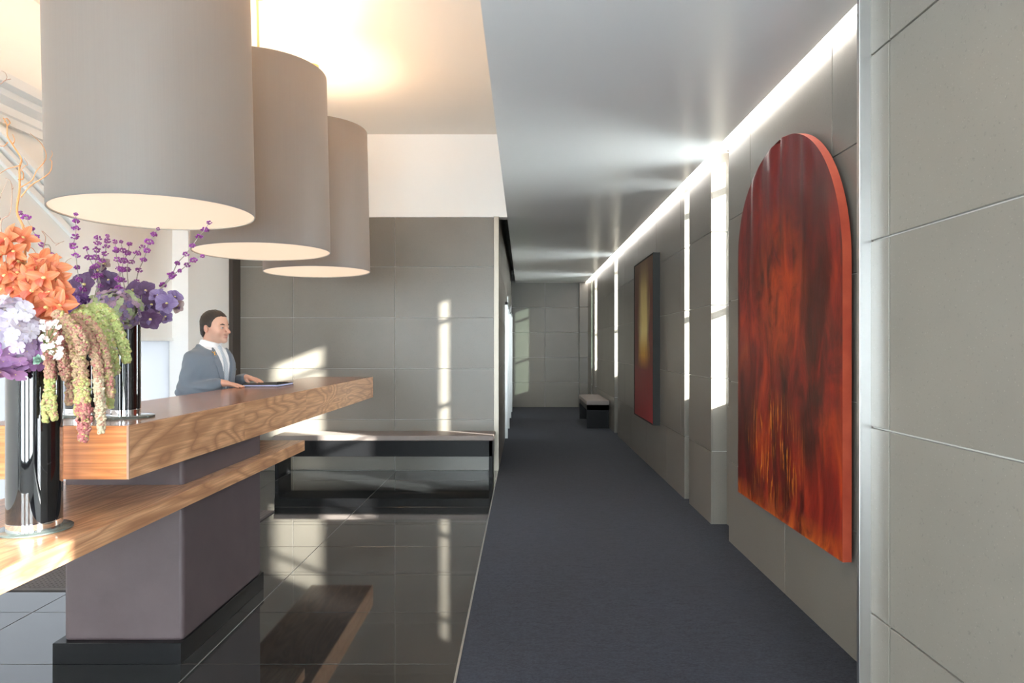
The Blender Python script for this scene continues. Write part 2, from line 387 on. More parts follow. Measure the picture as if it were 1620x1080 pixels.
for i, (a, b) in enumerate(((-1.9, -.7),)):
    m = MB(); x0, x1 = XL-.1, XL-.05
    for y in (a, (a+b)/2-.03, b-.06): m.box(x0, x1, y, y+.06, .25, 2.75)
    for z in (.25, 1.9, 2.69): m.box(x0, x1, a, b, z, z+.06)
    wn = m.build('window_%d' % (6+i), M['white']); struct(wn, 'tall white framed street window in the cream wall', 'window')
    MB().box(x0+.02, x0+.026, a+.05, b-.05, .3, 2.7).build('pane', M['glass'], wn)
    portal((XL-.02, (a+b)/2, 1.5), (0, R(-90), 0), 2.4, b-a-.1)
# street wall behind the camera
WX, WZ = (-3.2, .9), (.35, 2.75)
m = MB().box(XL-.15, WX[0], YF-.15, YF, -.1, ZL+.1).box(WX[1], XR+TW, YF-.15, YF, -.1, ZL+.1).box(WX[0], WX[1], YF-.15, YF, -.1, WZ[0]).box(WX[0], WX[1], YF-.15, YF, WZ[1], ZL+.1)
wf = m.build('wall_front', M['white']); struct(wf, 'street wall with the wide window', 'wall')
m = MB()
for x in (WX[0], WX[1]-.06): m.box(x, x+.06, YF-.1, YF-.05, *WZ)
for x in (-2.15, -.75): m.box(x, x+.45, YF-.14, YF-.02, *WZ)  # wide bars added to split the window's reflection in the vase
for z in (WZ[0], WZ[1]-.06): m.box(*WX, YF-.1, YF-.05, z, z+.06)
wn = m.build('window_8', M['darkmetal']); struct(wn, 'wide window in the street wall', 'window')
MB().box(WX[0]+.05, WX[1]-.05, YF-.08, YF-.074, WZ[0]+.05, WZ[1]-.05).build('pane', M['glass'], wn)
portal(((WX[0]+WX[1])/2, YF+.02, (WZ[0]+WZ[1])/2), (R(90), 0, 0), WX[1]-WX[0], WZ[1]-WZ[0])
m = MB().box(XP+.25, XP+.3, OP[0], OP[0]+.05, .3, 2.2).box(XP+.25, XP+.3, OP[1]-.05, OP[1], .3, 2.2).box(XP+.25, XP+.3, OP[0], OP[1], .3, .35).box(XP+.25, XP+.3, OP[0], OP[1], 2.15, 2.2)
wn = m.build('window_9', M['darkmetal']); struct(wn, 'side window beside the near stone pillar', 'window')
MB().box(XP+.27, XP+.276, OP[0]+.05, OP[1]-.05, .35, 2.15).build('pane', M['glass_half'], wn)
portal((XP+.1, (OP[0]+OP[1])/2, 1.25), (0, R(90), 0), 1.9, 2.7)

# ceilings
cc = MB().box(-.19, 1.485, YF, YE+.1, ZC, ZL+.1).build('ceiling', M['ceil']); struct(cc, 'satin white dropped ceiling over the corridor', 'ceiling')
cl = MB().box(XL-.15, -.19, YF-.15, YB+.1, ZL, ZL+.12).build('ceiling_lobby', M['ceil_lobby']); struct(cl, 'high white lobby ceiling above the pendants', 'ceiling')
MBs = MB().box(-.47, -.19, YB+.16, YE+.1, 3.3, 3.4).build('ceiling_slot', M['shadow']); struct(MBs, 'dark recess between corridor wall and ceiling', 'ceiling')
cb = MB().box(1.485, XR+TW, YF, YE+.1, 3.08, 3.4).build('ceiling_cove', M['white']); struct(cb, 'recess above the cove light', 'ceiling')
led = MB().box(1.488, 1.536, 2.18, YE-.2, 2.99, 3.05).build('cove_light', M['led']); tag(led, 'continuous white light strip where ceiling meets the right wall', 'light')
gnd = MB().box(1.76, 40, -30, 40, -.3, -.12).build('ground_outside', M['ground']); struct(gnd, 'pale paving outside the slot windows', 'ground')

# ---------------------------------------------------------------- pendant lamps
def pendant(y, label):
    e = empty('pendant_lamp', (-1.872, y, ZL)); e.rotation_euler = (0, R(-1.3), 0)
    tag(e, label, 'lamp', 'drum pendants over the reception desk')
    r, zt, zb = .457, 3.37-ZL, 2.12-ZL
    MB().lathe([(r, zb), (r, zt), (r-.005, zt), (r-.005, zb)] + [(r, zb)], 96, caps=False).build('lamp_shade', M['silk'], e, smooth=True)
    MB().lathe([(r-.006, zb+.002), (r-.006, zt-.002)], 96, caps=False).build('shade_lining', M['shade_in'], e, smooth=True, fix=False)
    m = MB().lathe([(.004, zb+.007), (r-.008, zb+.007), (r-.008, zb+.013), (.004, zb+.013)], 96)
    m.build('diffuser', M['diffuser'], e)
    m = MB()
    for a in range(3):
        q = a*2*math.pi/3; m.tube([(0, 0, zt-.05), ((r-.004)*math.cos(q), (r-.004)*math.sin(q), zt-.05)], .004, 6)
    m.build('spider', M['brass'], e)
    MB().tube([(0, 0, 0), (0, 0, zb+.7)], .008, 10).build('rod', M['brass'], e, smooth=True)
    MB().lathe([(.0, zb+.62), (.03, zb+.62), (.035, zb+.7), (.02, zb+.74), (0, zb+.74)], 16, caps=False).build('bulb_holder', M['brass'], e, smooth=True)
    MB().lathe([(.02, -.05), (.05, -.045), (.05, .001), (.02, .001)], 32).build('ceiling_rose', M['brass'], e, smooth=True)
    l = bpy.data.lights.new('pendant_bulb', 'POINT'); l.energy = 15; l.color = (1, .67, .42); l.shadow_soft_size = .12
    o = bpy.data.objects.new('pendant_bulb', l); COL.objects.link(o); o.parent = e; o.location = (.1, 0, zt-.09)
    l2 = bpy.data.lights.new('pendant_lower_bulb', 'POINT'); l2.energy = 9; l2.color = (1, .86, .72); l2.shadow_soft_size = .12  # extra light added inside the drum to brighten the shade
    o = bpy.data.objects.new('pendant_lower_bulb', l2); COL.objects.link(o); o.parent = e; o.location = (.0, .0, zb+.42)
    return e
pendant(3.334, 'grey silk drum pendant lamp directly above the purple flowers')
pendant(4.692, 'grey silk drum pendant lamp in the middle of the three')
pendant(5.94, 'grey silk drum pendant lamp closest to the tiled bench wall')

# ---------------------------------------------------------------- reception desk
desk = empty('reception_desk', (-1.85, 4.0, 0)); tag(desk, 'long walnut reception desk on a mauve leather pedestal', 'desk')
def dchild(mb, name, mat, **k):
    o = mb.build(name, mat, None, **k); o.parent = desk; o.matrix_parent_inverse = Matrix.Translation((1.85, -4.0, 0)); return o
DX0, DX1, DY0, DY1, DZ0, DZ1 = -2.14, -1.52, 2.57, 6.75, .949, 1.155
top = dchild(MB().box(DX0, DX1-.006, DY0+.006, DY1, DZ0, DZ1), 'countertop', M['wood_top'], bevel=.002)
def dsub(mb, name, mat, par, **k):
    o = mb.build(name, mat, None, **k); o.parent = par; return o
yj = [DY0, 3.64, 4.67, 5.72, DY1]
for a, b in zip(yj[:-1], yj[1:]):
    o = MB().box(-.003, .003, -(b-a)/2+.0004, (b-a)/2-.0004, -(DZ1-DZ0)/2, (DZ1-DZ0)/2-.001).build('veneer_panel', M['wood_y'], None)
    o.parent = top; o.location = (DX1-.003, (a+b)/2, (DZ0+DZ1)/2)
dsub(MB().box(DX0, DX1-.0065, DY0, DY0+.006, DZ0, DZ1-.001), 'end_veneer', M['wood_x'], top)
dchild(MB().box(DX1-.0075, DX1+.0006, DY0-.0006, DY0+.006, DZ0, DZ1), 'corner_bead', simple('pale_edge', (.42, .25, .17), .5))
dchild(MB().box(-2.2, -1.50, 1.45, 4.58, .7475, .818), 'lower_shelf', M['wood_y'], bevel=.002)
dchild(MB().box(-2.135, -1.58, 3.1, 4.02, .09, DZ0), 'pedestal', M['leather'], bevel=.02, seg=4)
dchild(MB().box(-2.165, -1.575, 3.068, 4.05, 0, .096), 'plinth', M['black'], bevel=.002)
# second pedestal carrying the cantilevered end on the shelf's far side, out of sight behind the front one
fold = empty('document_folder', (-1.985, 5.205, DZ1)); tag(fold, 'slim black document folder lying on the walnut counter', 'folder')
MB().box(-.135, .135, -.175, .175, .0, .004).box(-.135, .135, -.175, .175, .016, .020).box(-.135, -.131, -.175, .175, 0, .02).build('cover', M['black'], fold, bevel=.001)
MB().box(-.13, .128, -.17, .17, .004, .016).build('paper_sheets', simple('pale_blue_paper', (.55, .60, .85), .7), fold)
pen = empty('pen', (-1.88, 5.22, DZ1+.0235), R(70)); tag(pen, 'dark ballpoint pen resting on the black folder', 'pen')
MB().tube([(-.065, 0, 0), (.05, 0, 0), (.065, 0, 0)], [.0035, .0035, .001], 8).build('barrel', M['black'], pen, smooth=True)
MB().box(-.06, -.02, -.001, .001, .003, .005).build('clip', M['chrome'], pen)
# floor mat
mt = MB().box(-3.2, -2.2, 4.0, 5.9, 0.0, .012)
for i in range(34):
    for j in range(64):
        x = -3.19+i*.0294; y = 4.01+j*.0294; mt.add([(x, y, .012), (x+.018, y, .012), (x+.018, y+.018, .012), (x, y+.018, .012), (x+.009, y+.009, .017)], [(0,1,4), (1,2,4), (2,3,4), (3,0,4)])
mt = mt.build('floor_mat', simple('brown_rubber', (.10, .085, .08), .6)); tag(mt, 'brown studded rubber mat behind the reception desk', 'mat')
# ---------------------------------------------------------------- benches
def bench(name, x0, x1, y0, y1, zs, label, cush, apron, long_axis):
    e = empty(name, ((x0+x1)/2, (y0+y1)/2, 0)); tag(e, label, 'bench')
    hx, hy = (x1-x0)/2, (y1-y0)/2
    MB().box(-hx, hx, -hy, hy, zs-cush, zs).build('cushion', M['leather_seat'], e, bevel=.012, seg=3)
    MB().box(-hx+.01, hx-.01, -hy+.01, hy-.01, zs-cush-apron, zs-cush+.002).build('seat_frame', M['darkmetal'], e, bevel=.002)
    if long_axis == 'x':
        for s in (-1, 1): MB().box(min(s*(hx-.015), s*(hx-.055)), max(s*(hx-.015), s*(hx-.055)), -hy+.01, hy-.01, 0, zs-cush).build('leg', M['darkmetal'], e, bevel=.002)
    else:
        for s in (-1, 1): MB().box(-hx+.01, hx-.01, min(s*(hy-.01), s*(hy-.07)), max(s*(hy-.01), s*(hy-.07)), .004, zs-cush).build('leg', M['darkmetal'], e, bevel=.002)
    return e
bench('bench', -2.79, -.33, 7.44, 7.865, .468, 'long low bench with taupe leather cushion along the tiled lobby wall', .06, .175, 'x')
bench('bench', 1.12, 1.53, 11.86, 13.5, .495, 'short dark bench with taupe cushion at the corridor end', .075, .09, 'y')

# ---------------------------------------------------------------- paintings
n = NT('red_abstract_canvas'); oc = n.n('ShaderNodeTexCoord').outputs['Object']
sp = n.n('ShaderNodeSeparateXYZ', {0: oc}); yy, zz = sp.outputs[1], sp.outputs[2]
u = n.mrange(yy, -.75, .75, 1, 0)        # 0 = far edge, 1 = near edge
vv = n.mrange(zz, 0, 2.18, 0, 1)
vs = n.coords((1, 3.4, 1.05)); big = n.noise(vs, 1.5, 6, .62, .8); big2 = n.noise(n.coords((1, 2.6, 1.4)), 2.3, 7, .66, 1.2); fine = n.noise(n.coords((1, 16, 4)), 3.0, 6, .7, .6)
c = n.ramp(big, [(.32, (.022, .004, .003)), (.46, (.11, .008, .005)), (.56, (.25, .016, .008)), (.68, (.42, .045, .010)), (.82, (.60, .14, .02))])
top_ = n.mrange(vv, .66, .9); c = n.mix(n.math('MULTIPLY', top_, .75), c, n.mix(big2, (.075, .005, .007), (.24, .014, .015)))
# orange glow in the middle
gx = n.math('SUBTRACT', u, .48); gz = n.math('SUBTRACT', vv, .60)
gd = n.math('ADD', n.math('MULTIPLY', n.math('MULTIPLY', gx, gx), 9.0), n.math('MULTIPLY', n.math('MULTIPLY', gz, gz), 12.0))
glow = n.math('MULTIPLY', n.mrange(gd, 0, .75, 1, 0), n.mrange(big2, .38, .62))
c = n.mix(n.math('MULTIPLY', glow, .85), c, n.mix(fine, (.42, .03, .006), (.66, .11, .013)))
# dark smoky column on the near side and lower half
dx = n.math('SUBTRACT', u, .80); dz = n.math('SUBTRACT', vv, .38)
dd = n.math('ADD', n.math('MULTIPLY', n.math('MULTIPLY', dx, dx), 10.0), n.math('MULTIPLY', n.math('MULTIPLY', dz, dz), 7.5))
dark = n.math('MULTIPLY', n.mrange(dd, 0, .62, 1, 0), n.mrange(n.noise(vs, 2.6, 6, .65, 1.0), .34, .58))
c = n.mix(n.math('MULTIPLY', dark, .9), c, (.035, .012, .008))
dx = n.math('SUBTRACT', u, .08); dz = n.math('SUBTRACT', vv, .26)
dd = n.math('ADD', n.math('MULTIPLY', n.math('MULTIPLY', dx, dx), 16.0), n.math('MULTIPLY', n.math('MULTIPLY', dz, dz), 9.0))
c = n.mix(n.math('MULTIPLY', n.mrange(dd, 0, .6, 1, 0), .75), c, (.05, .010, .008))
dx = n.math('SUBTRACT', u, .86); dz = n.math('SUBTRACT', vv, .80)
dd = n.math('ADD', n.math('MULTIPLY', n.math('MULTIPLY', dx, dx), 40.0), n.math('MULTIPLY', n.math('MULTIPLY', dz, dz), 60.0))
c = n.mix(n.math('MULTIPLY', n.mrange(dd, 0, .6, 1, 0), .7), c, (.07, .016, .012))
# scribbled golden strokes low on the canvas
wv = n.n('ShaderNodeTexWave', {'Vector': n.coords((1, 6.5, 1.6)), 'Scale': 1.2, 'Distortion': 9.0, 'Detail': 4.0, 'Detail Scale': 1.6}, bands_direction='Y').outputs[1]
st = n.math('MULTIPLY', n.ramp(wv, [(.80, (0,)*3), (.93, (1,)*3)]), n.mrange(n.noise(n.coords((1, 5, 2.5)), 2.2, 3), .42, .58))
dx = n.math('SUBTRACT', u, .42); dz = n.math('SUBTRACT', vv, .18)
dd = n.math('ADD', n.math('MULTIPLY', n.math('MULTIPLY', dx, dx), 5.5), n.math('MULTIPLY', n.math('MULTIPLY', dz, dz), 20.0))
st = n.math('MULTIPLY', st, n.mrange(dd, .1, .65, 1, 0))
c = n.mix(n.math('MULTIPLY', st, .9), c, (.70, .25, .02))
c = n.mix(n.math('MULTIPLY', n.mrange(vv, .0, .055, 1, 0), n.mrange(big2, .4, .6)), c, (.60, .13, .015))
M['canvas1'] = n.bs(color=c, rough=.36, spec=.5, normal=n.bump(n.math('ADD', fine, big2), .18, .005))
M['canvas_edge'] = NT('red_canvas_edge'); _n = M['canvas_edge']
M['canvas_edge'] = _n.bs(color=_n.mix(_n.noise(_n.coords((1, 1, 1)), 9, 4), (.26, .02, .01), (.60, .11, .05)), rough=.5)
PX, PYc, PZ0 = 1.468, 3.818, .468
pa = empty('arched_painting', (PX, PYc, PZ0)); tag(pa, 'tall arched canvas painted in fiery reds and oranges', 'painting')
W2, SPR, AH = .748, 1.585, .59
m = MB(); NY, NZ = 48, 60; vid = {}
def outl(v, side=1):        # half width at height v; side -1 is the edge nearer the pillar, whose shoulder starts lower
    sp_, ah, ex = (SPR, AH, 2.15) if side > 0 else (1.385, AH+SPR-1.385, 2.0)
    if v <= sp_: return W2
    t = min(1, (v-sp_)/ah); return W2*max(0.0, 1-t**ex)**.5
ts = [SPR*i/36 for i in range(36)] + [SPR + AH*math.sin(math.pi/2*i/30) for i in range(31)]
for k, v_ in enumerate(ts):
    h1, h2_ = max(outl(v_, -1), .0001), max(outl(v_, 1), .0001)
    for i in range(NY+1):
        s = -1+2*i/NY; y = s*(h1 if s < 0 else h2_)
        fold_ = max(0, (v_-1.25)/.9)**1.2
        x = (.011*fold_*math.sin(y*24+.6) + .006*fold_*math.sin(y*41))*(1-abs(s)**6)
        vid[k, i] = len(m.v); m.v.append((x, y, v_))
for k in range(len(ts)-1):
    for i in range(NY):
        m.f.append((vid[k, i], vid[k, i+1], vid[k+1, i+1], vid[k+1, i])); m.m.append(0)
m.build('canvas', M['canvas1'], pa, smooth=True, fix=False)
ol = [(-W2, 0)] + [(-max(outl(v_, -1), .0001), v_) for v_ in ts] + [(max(outl(v_, 1), .0001), v_) for v_ in reversed(ts)] + [(W2, 0)]
m = MB(); nO = len(ol)
m.add([(0, y, z) for y, z in ol] + [(.042, y, z) for y, z in ol], [(i, (i+1) % nO, nO+(i+1) % nO, nO+i) for i in range(nO)] + [tuple(range(nO, 2*nO))])
m.build('canvas_edge', M['canvas_edge'], pa)
MB().box(.040, XR-.002-PX, -.6, .6, .15, .19).box(.040, XR-.002-PX, -.6, .6, 1.4, 1.44).box(.04, XR-.002-PX, -.62, -.58, .1, 1.6).box(.04, XR-.002-PX, .58, .62, .1, 1.6).build('stretcher', M['darkwood'], pa)

n = NT('gold_red_abstract_canvas'); oc = n.n('ShaderNodeTexCoord').outputs['Object']
sp = n.n('ShaderNodeSeparateXYZ', {0: oc}); u = n.mrange(sp.outputs[1], -.645, .645, 1, 0); vv = n.mrange(sp.outputs[2], 0, 1.95, 0, 1)
nz = n.noise(n.coords((1, 7, 1.2)), 1.6, 6, .6, .5); nz2 = n.noise(n.coords((1, 12, 2)), 2, 5, .65)
c = n.ramp(vv, [(0, (.30, .012, .022)), (.30, (.20, .010, .014)), (.36, (.13, .014, .010)), (.7, (.15, .03, .015)), (1, (.16, .085, .04))])
c = n.mix(n.math('MULTIPLY', n.mrange(nz2, .4, .65), .35), c, (.10, .01, .01))
wob = n.math('ADD', u, n.math('MULTIPLY', n.math('SUBTRACT', nz, .5), .35))
col_ = n.math('ABSOLUTE', n.math('SUBTRACT', wob, .52)); band = n.mrange(col_, .10, .30, 1, 0)
hi = n.math('MULTIPLY', n.mrange(vv, .31, .40), n.mrange(vv, .80, 1.0, 1, .25))
cc_ = n.ramp(vv, [(.33, (.62, .27, .02)), (.42, (.62, .33, .03)), (.55, (.85, .68, .24)), (.8, (.62, .46, .16)), (1, (.28, .16, .06))])
c = n.mix(n.math('MULTIPLY', band, hi), c, cc_)
M['canvas2'] = n.bs(color=c, rough=.5, spec=.35)
P2X, P2Y0, P2Y1, P2Z = 1.460, 7.52, 8.81, .57
pb = empty('framed_painting', (P2X, (P2Y0+P2Y1)/2, P2Z)); tag(pb, 'tall framed painting with a golden glow over deep red', 'painting')
h2 = (P2Y1-P2Y0)/2
MB().box(.006, .02, -h2+.012, h2-.012, .012, 1.938).build('canvas', M['canvas2'], pb)
GF = simple('graphite_frame', (.03, .031, .03), .6, spec=.15)
MB().box(0, .08, -h2, -h2+.014, 0, 1.95).box(0, .08, h2-.014, h2, 0, 1.95).box(0, .08, -h2+.014, h2-.014, 0, .014).box(0, .08, -h2+.014, h2-.014, 1.936, 1.95).build('frame', GF, pb)

# ---------------------------------------------------------------- vases
n = NT('vase_black_glass'); M['vase'] = n.bs(color=(.004, .004, .005), rough=.03, spec=.8, coat=1.0, coatr=.02)
M['clear'] = simple('clear_glass_foot', (.95, .97, .97), .02, trans=.95, ior=1.48)
def vase(loc, r, h, plate_r, label):
    e = empty('vase', loc); tag(e, label, 'vase', 'black cylinder vases')
    MB().lathe([(plate_r-.004, 0), (plate_r, .002), (plate_r, .007), (plate_r-.003, .009)], 64).build('glass_plate', M['plate_glass'], e, smooth=True)
    MB().lathe([(r, .009), (r, .011), (r, .035), (r-.001, .036)], 64).build('foot', M['chrome'], e, smooth=True)
    MB().lathe([(r-.002, .036), (r, .038), (r, h), (r-.006, h), (r-.006, .06), (.001, .06)], 64, caps=True).build('body', M['vase'], e, smooth=True)
    return e
SHZ = .818
vase((-1.713, 2.34, SHZ), .083, .585, .115, 'tall black glass vase standing on the lower shelf')
vase((-1.716, 2.88, DZ1), .058, .40, .112, 'black vase of purple orchids standing on the countertop corner')
vase((-1.945, 2.93, DZ1), .058, .40, .100, 'black vase half hidden behind the hanging amaranth on the countertop')

# ---------------------------------------------------------------- flowers
def petal_mesh(name, L, W, curl, mat, point=1.0, cup=.25, nu=7, nv=4, back=0.0):
    m = MB()
    for i in range(nu+1):
        t = i/nu; wdt = W*(math.sin(math.pi*min(1, t**.75*.96+.04))**point)*.5
        for j in range(nv+1):
            s = -1+2*j/nv
            y = L*t; x = wdt*s; z = cup*W*(s*s)*math.sin(math.pi*t) + curl*L*t*t - back*L*t
            m.v.append((x, y, z))
    for i in range(nu):
        for j in range(nv):
            a = i*(nv+1)+j; m.f.append((a, a+1, a+nv+2, a+nv+1)); m.m.append(0)
    me = m.mesh(name); me.materials.append(mat); me.polygons.foreach_set('use_smooth', [True]*len(me.polygons)); return me
def petal_mat(name, base, edge, vein, rough=.45, sss=.0):
    n = NT(name); oc = n.n('ShaderNodeTexCoord').outputs['Object']
    sp = n.n('ShaderNodeSeparateXYZ', {0: oc}); oi = n.n('ShaderNodeObjectInfo').outputs['Random']
    v = n.noise(n.coords((260, 18, 1)), 1, 3); t = n.mrange(sp.outputs[1], 0, .055)
    c = n.mix(t, base, edge); c = n.mix(n.math('MULTIPLY', n.mrange(v, .45, .65), .45), c, vein)
    c = n.mix(n.math('MULTIPLY', oi, .30), c, vein)
    m_ = n.bs(color=c, rough=rough)
    tl = n.n('ShaderNodeBsdfTranslucent', {0: c}); mx = n.n('ShaderNodeMixShader', {0: .3, 1: n.b.outputs[0], 2: tl.outputs[0]})
    n.t.links.new(mx.outputs[0], n.out.inputs[0]); return m_
M['stem'] = simple('green_stem', (.16, .22, .06), .5)
M['twig'] = simple('grey_twig', (.30, .27, .22), .7)
OR = petal_mat('orange_petal', (.62, .14, .05), (.76, .32, .15), (.50, .09, .03))
ORL = petal_mat('orange_lip', (.75, .10, .05), (.85, .45, .30), (.6, .05, .04))
PL = petal_mat('plum_petal', (.11, .045, .12), (.16, .08, .19), (.05, .02, .06))
LV = petal_mat('lavender_petal', (.20, .13, .29), (.34, .26, .43), (.12, .06, .20))
TN = petal_mat('tan_petal', (.36, .25, .22), (.48, .38, .33), (.20, .10, .16))
YC = simple('orchid_throat', (.75, .62, .25), .5)
def rot_to(dirv, spin):
    q = Vector(dirv).normalized().to_track_quat('Z', 'Y'); return q @ Quaternion((0, 0, 1), spin)
def flower_kind(pm, pm2, lip, throat_mat, throat_r):
    m = MB().lathe([(.0001, -.012), (throat_r*.6, -.006), (throat_r, .002), (throat_r*.7, .008), (.0001, .010)], 10, caps=False)
    th = m.mesh('throat'); th.materials.append(throat_mat); th.polygons.foreach_set('use_smooth', [True]*len(th.polygons))
    return th, pm, pm2, lip
ok_or = flower_kind(petal_mesh('petal', .058, .030, -.18, OR, .8, .22, back=-.35), petal_mesh('petal', .055, .034, -.15, OR, .8, .2, back=-.28), petal_mesh('lip', .034, .028, -.45, ORL, .6, .5, back=-.7), YC, .007)
ok_pl = flower_kind(petal_mesh('petal', .052, .052, -.12, PL, .6, .12, back=-.2), petal_mesh('petal', .052, .058, -.12, PL, .6, .12, back=-.2), petal_mesh('lip', .024, .018, -.3, LV, .7, .5, back=-.6), YC, .006)
ok_lv = flower_kind(petal_mesh('petal', .042, .040, -.15, LV, .6, .15, back=-.25), petal_mesh('petal', .042, .046, -.15, LV, .6, .15, back=-.25), petal_mesh('lip', .022, .018, -.3, PL, .7, .5, back=-.6), YC, .005)
ok_tn = flower_kind(petal_mesh('petal', .036, .034, -.15, TN, .6, .15, back=-.3), petal_mesh('petal', .036, .036, -.15, TN, .6, .15, back=-.3), petal_mesh('lip', .02, .015, -.3, PL, .7, .5, back=-.6), YC, .006)
def flower(kind, parent, pos, facing, scale=1.0, spin=None):
    th, p1, p2, lp = kind
    o = bpy.data.objects.new('flower', th); COL.objects.link(o); o.parent = parent
    o.location = pos - parent.location; o.rotation_mode = 'QUATERNION'; o.rotation_quaternion = rot_to(facing, random.uniform(-.5, .5) if spin is None else spin); o.scale = (scale,)*3
    for k, a in enumerate((90, 162, 234, 306, 18)):
        q = bpy.data.objects.new('petal', p1 if k in (0, 2, 3) else p2); COL.objects.link(q); q.parent = o
        q.rotation_euler = (random.uniform(-.12, .12), random.uniform(-.2, .2), R(a-90)+random.uniform(-.12, .12)); q.scale = (random.uniform(.9, 1.08),)*3
    q = bpy.data.objects.new('lip', lp); COL.objects.link(q); q.parent = o; q.rotation_euler = (0, 0, R(180)); q.location = (0, 0, .006)
    return o
def bez(pts, n=14):
    # Catmull-Rom through points
    pts = [Vector(p) for p in pts]; out = []
    for i in range(len(pts)-1):
        p0 = pts[max(i-1, 0)]; p1 = pts[i]; p2 = pts[i+1]; p3 = pts[min(i+2, len(pts)-1)]
        for k in range(n):
            t = k/n; out.append(.5*((2*p1)+(-p0+p2)*t+(2*p0-5*p1+4*p2-p3)*t*t+(-p0+3*p1-3*p2+p3)*t**3))
    return out + [pts[-1]]
def spray(name, label, cat, group, stem_px, stem_d, flowers, kind_of, stem_mat, r=.003):
    pts = [P(x, y, d) for (x, y), d in zip(stem_px, stem_d)]
    e = empty(name, pts[0]); tag(e, label, cat, group)
    MB().tube([p-pts[0] for p in bez(pts, 6)], r, 7).build('stem', stem_mat, e, smooth=True)
    for (x, y, d, sc, fx, fy, fz, kd) in flowers:
        p = P(x, y, d); flower(kind_of[kd], e, p, (fx, fy, fz), sc)
        near = min(bez(pts, 6), key=lambda q: (q-p).length)
        MB().tube([near-pts[0], (near*.4+p*.6)-pts[0]+Vector((0, .004, -.006)), p-pts[0]+Vector((0, .006, 0))], .0016, 5).build('flower_stalk', stem_mat, e)
    return e
K = {'o': ok_or, 'p': ok_pl, 'l': ok_lv, 't': ok_tn}
fr = lambda x, y, z: (x, y, z)
spray('orchid_spray', 'upper orange orchid spray above the white hydrangea', 'orchid', 'orange orchid sprays', [(50, 590), (30, 480), (14, 430), (20, 378)], [2.34, 2.35, 2.36, 2.34], [
    (12, 380, 2.28, 1.1, -.2, -1, .3, 'o'), (36, 377, 2.30, 1.0, .6, -.7, .4, 'o'), (22, 398, 2.27, .9, .2, -1, .0, 'o'), (2, 402, 2.27, .9, -.3, -1, .1, 'o'),
    (8, 436, 2.29, 1.0, -.1, -1, -.1, 'o'), (28, 432, 2.30, 1.0, .3, -1, .2, 'o'), (3, 458, 2.31, .9, -.2, -.9, .2, 'o'), (24, 455, 2.30, .9, .1, -1, .1, 'o')], K, M['stem'])
spray('orchid_spray', 'fullest orange orchid spray arching in the middle of the bouquet', 'orchid', 'orange orchid sprays', [(55, 590), (48, 500), (55, 450), (70, 415)], [2.34, 2.35, 2.35, 2.34], [
    (68, 413, 2.29, 1.0, .2, -.7, .6, 'o'), (84, 424, 2.29, 1.0, .6, -.8, .2, 'o'), (57, 424, 2.27, .9, -.2, -1, .3, 'o'), (46, 438, 2.27, .95, -.3, -1, .0, 'o'),
    (70, 440, 2.25, 1.0, .1, -1, .1, 'o'), (90, 443, 2.29, .95, .6, -.8, .0, 'o'), (52, 460, 2.26, 1.05, -.2, -1, .0, 'o'), (38, 466, 2.28, 1.0, -.4, -1, .0, 'o'), (30, 414, 2.29, .8, -.2, -1, .3, 'o')], K, M['stem'])
spray('orchid_spray', 'lowest orange orchid spray resting over the green amaranth', 'orchid', 'orange orchid sprays', [(60, 590), (62, 520), (72, 480), (96, 464)], [2.34, 2.34, 2.33, 2.31], [
    (78, 462, 2.26, 1.05, .1, -1, .2, 'o'), (98, 466, 2.28, .9, .7, -.7, .1, 'o'), (74, 487, 2.25, 1.2, .0, -1, .1, 'o'), (94, 484, 2.25, 1.05, .5, -.9, .1, 'o'), (53, 482, 2.30, 1.0, -.1, -1, .2, 'o'), (86, 504, 2.25, .8, .4, -1, -.3, 'o')], K, M['stem'])
spray('vanda_orchid', 'dark plum orchid stem behind the purple berries', 'orchid', 'plum orchids', [(122, 530), (128, 500), (138, 455), (165, 430)], [2.94, 2.955, 3.04, 3.06], [
    (134, 450, 3.01, 1.25, -.1, -1, .1, 'p'), (112, 456, 3.04, .9, -.6, -1, .2, 'p'), (172, 443, 3.01, .95, .2, -1, .1, 'p'), (155, 428, 3.03, .85, -.1, -.9, .4, 'p'), (165, 418, 3.02, 1.0, .1, -1, .3, 't'), (176, 458, 3.05, .9, .3, -1, -.1, 'p')], K, M['stem'])
spray('vanda_orchid', 'lavender orchid stem leaning out towards the receptionist', 'orchid', 'plum orchids', [(202, 530), (206, 505), (238, 478), (275, 478)], [2.90, 2.905, 2.895, 2.865], [
    (264, 480, 2.80, 1.15, .3, -1, .1, 'l'), (280, 484, 2.83, .85, .7, -.8, .0, 't'), (250, 468, 2.83, .9, .1, -.9, .5, 'l'), (276, 470, 2.85, .9, .7, -.6, .4, 'l'), (262, 500, 2.83, .8, .2, -1, -.5, 'l'),
    (240, 482, 2.865, .95, .2, -1, .2, 'p'), (238, 505, 2.795, 1.0, .2, -1, -.2, 'p'), (250, 502, 2.82, .75, .2, -1, -.3, 't'), (211, 459, 2.92, 1.0, -.3, -.9, .3, 'p'), (231, 460, 2.90, .95, .1, -.9, .4, 'p'), (224, 480, 2.93, .8, .1, -1, .1, 'p')], K, M['stem'])

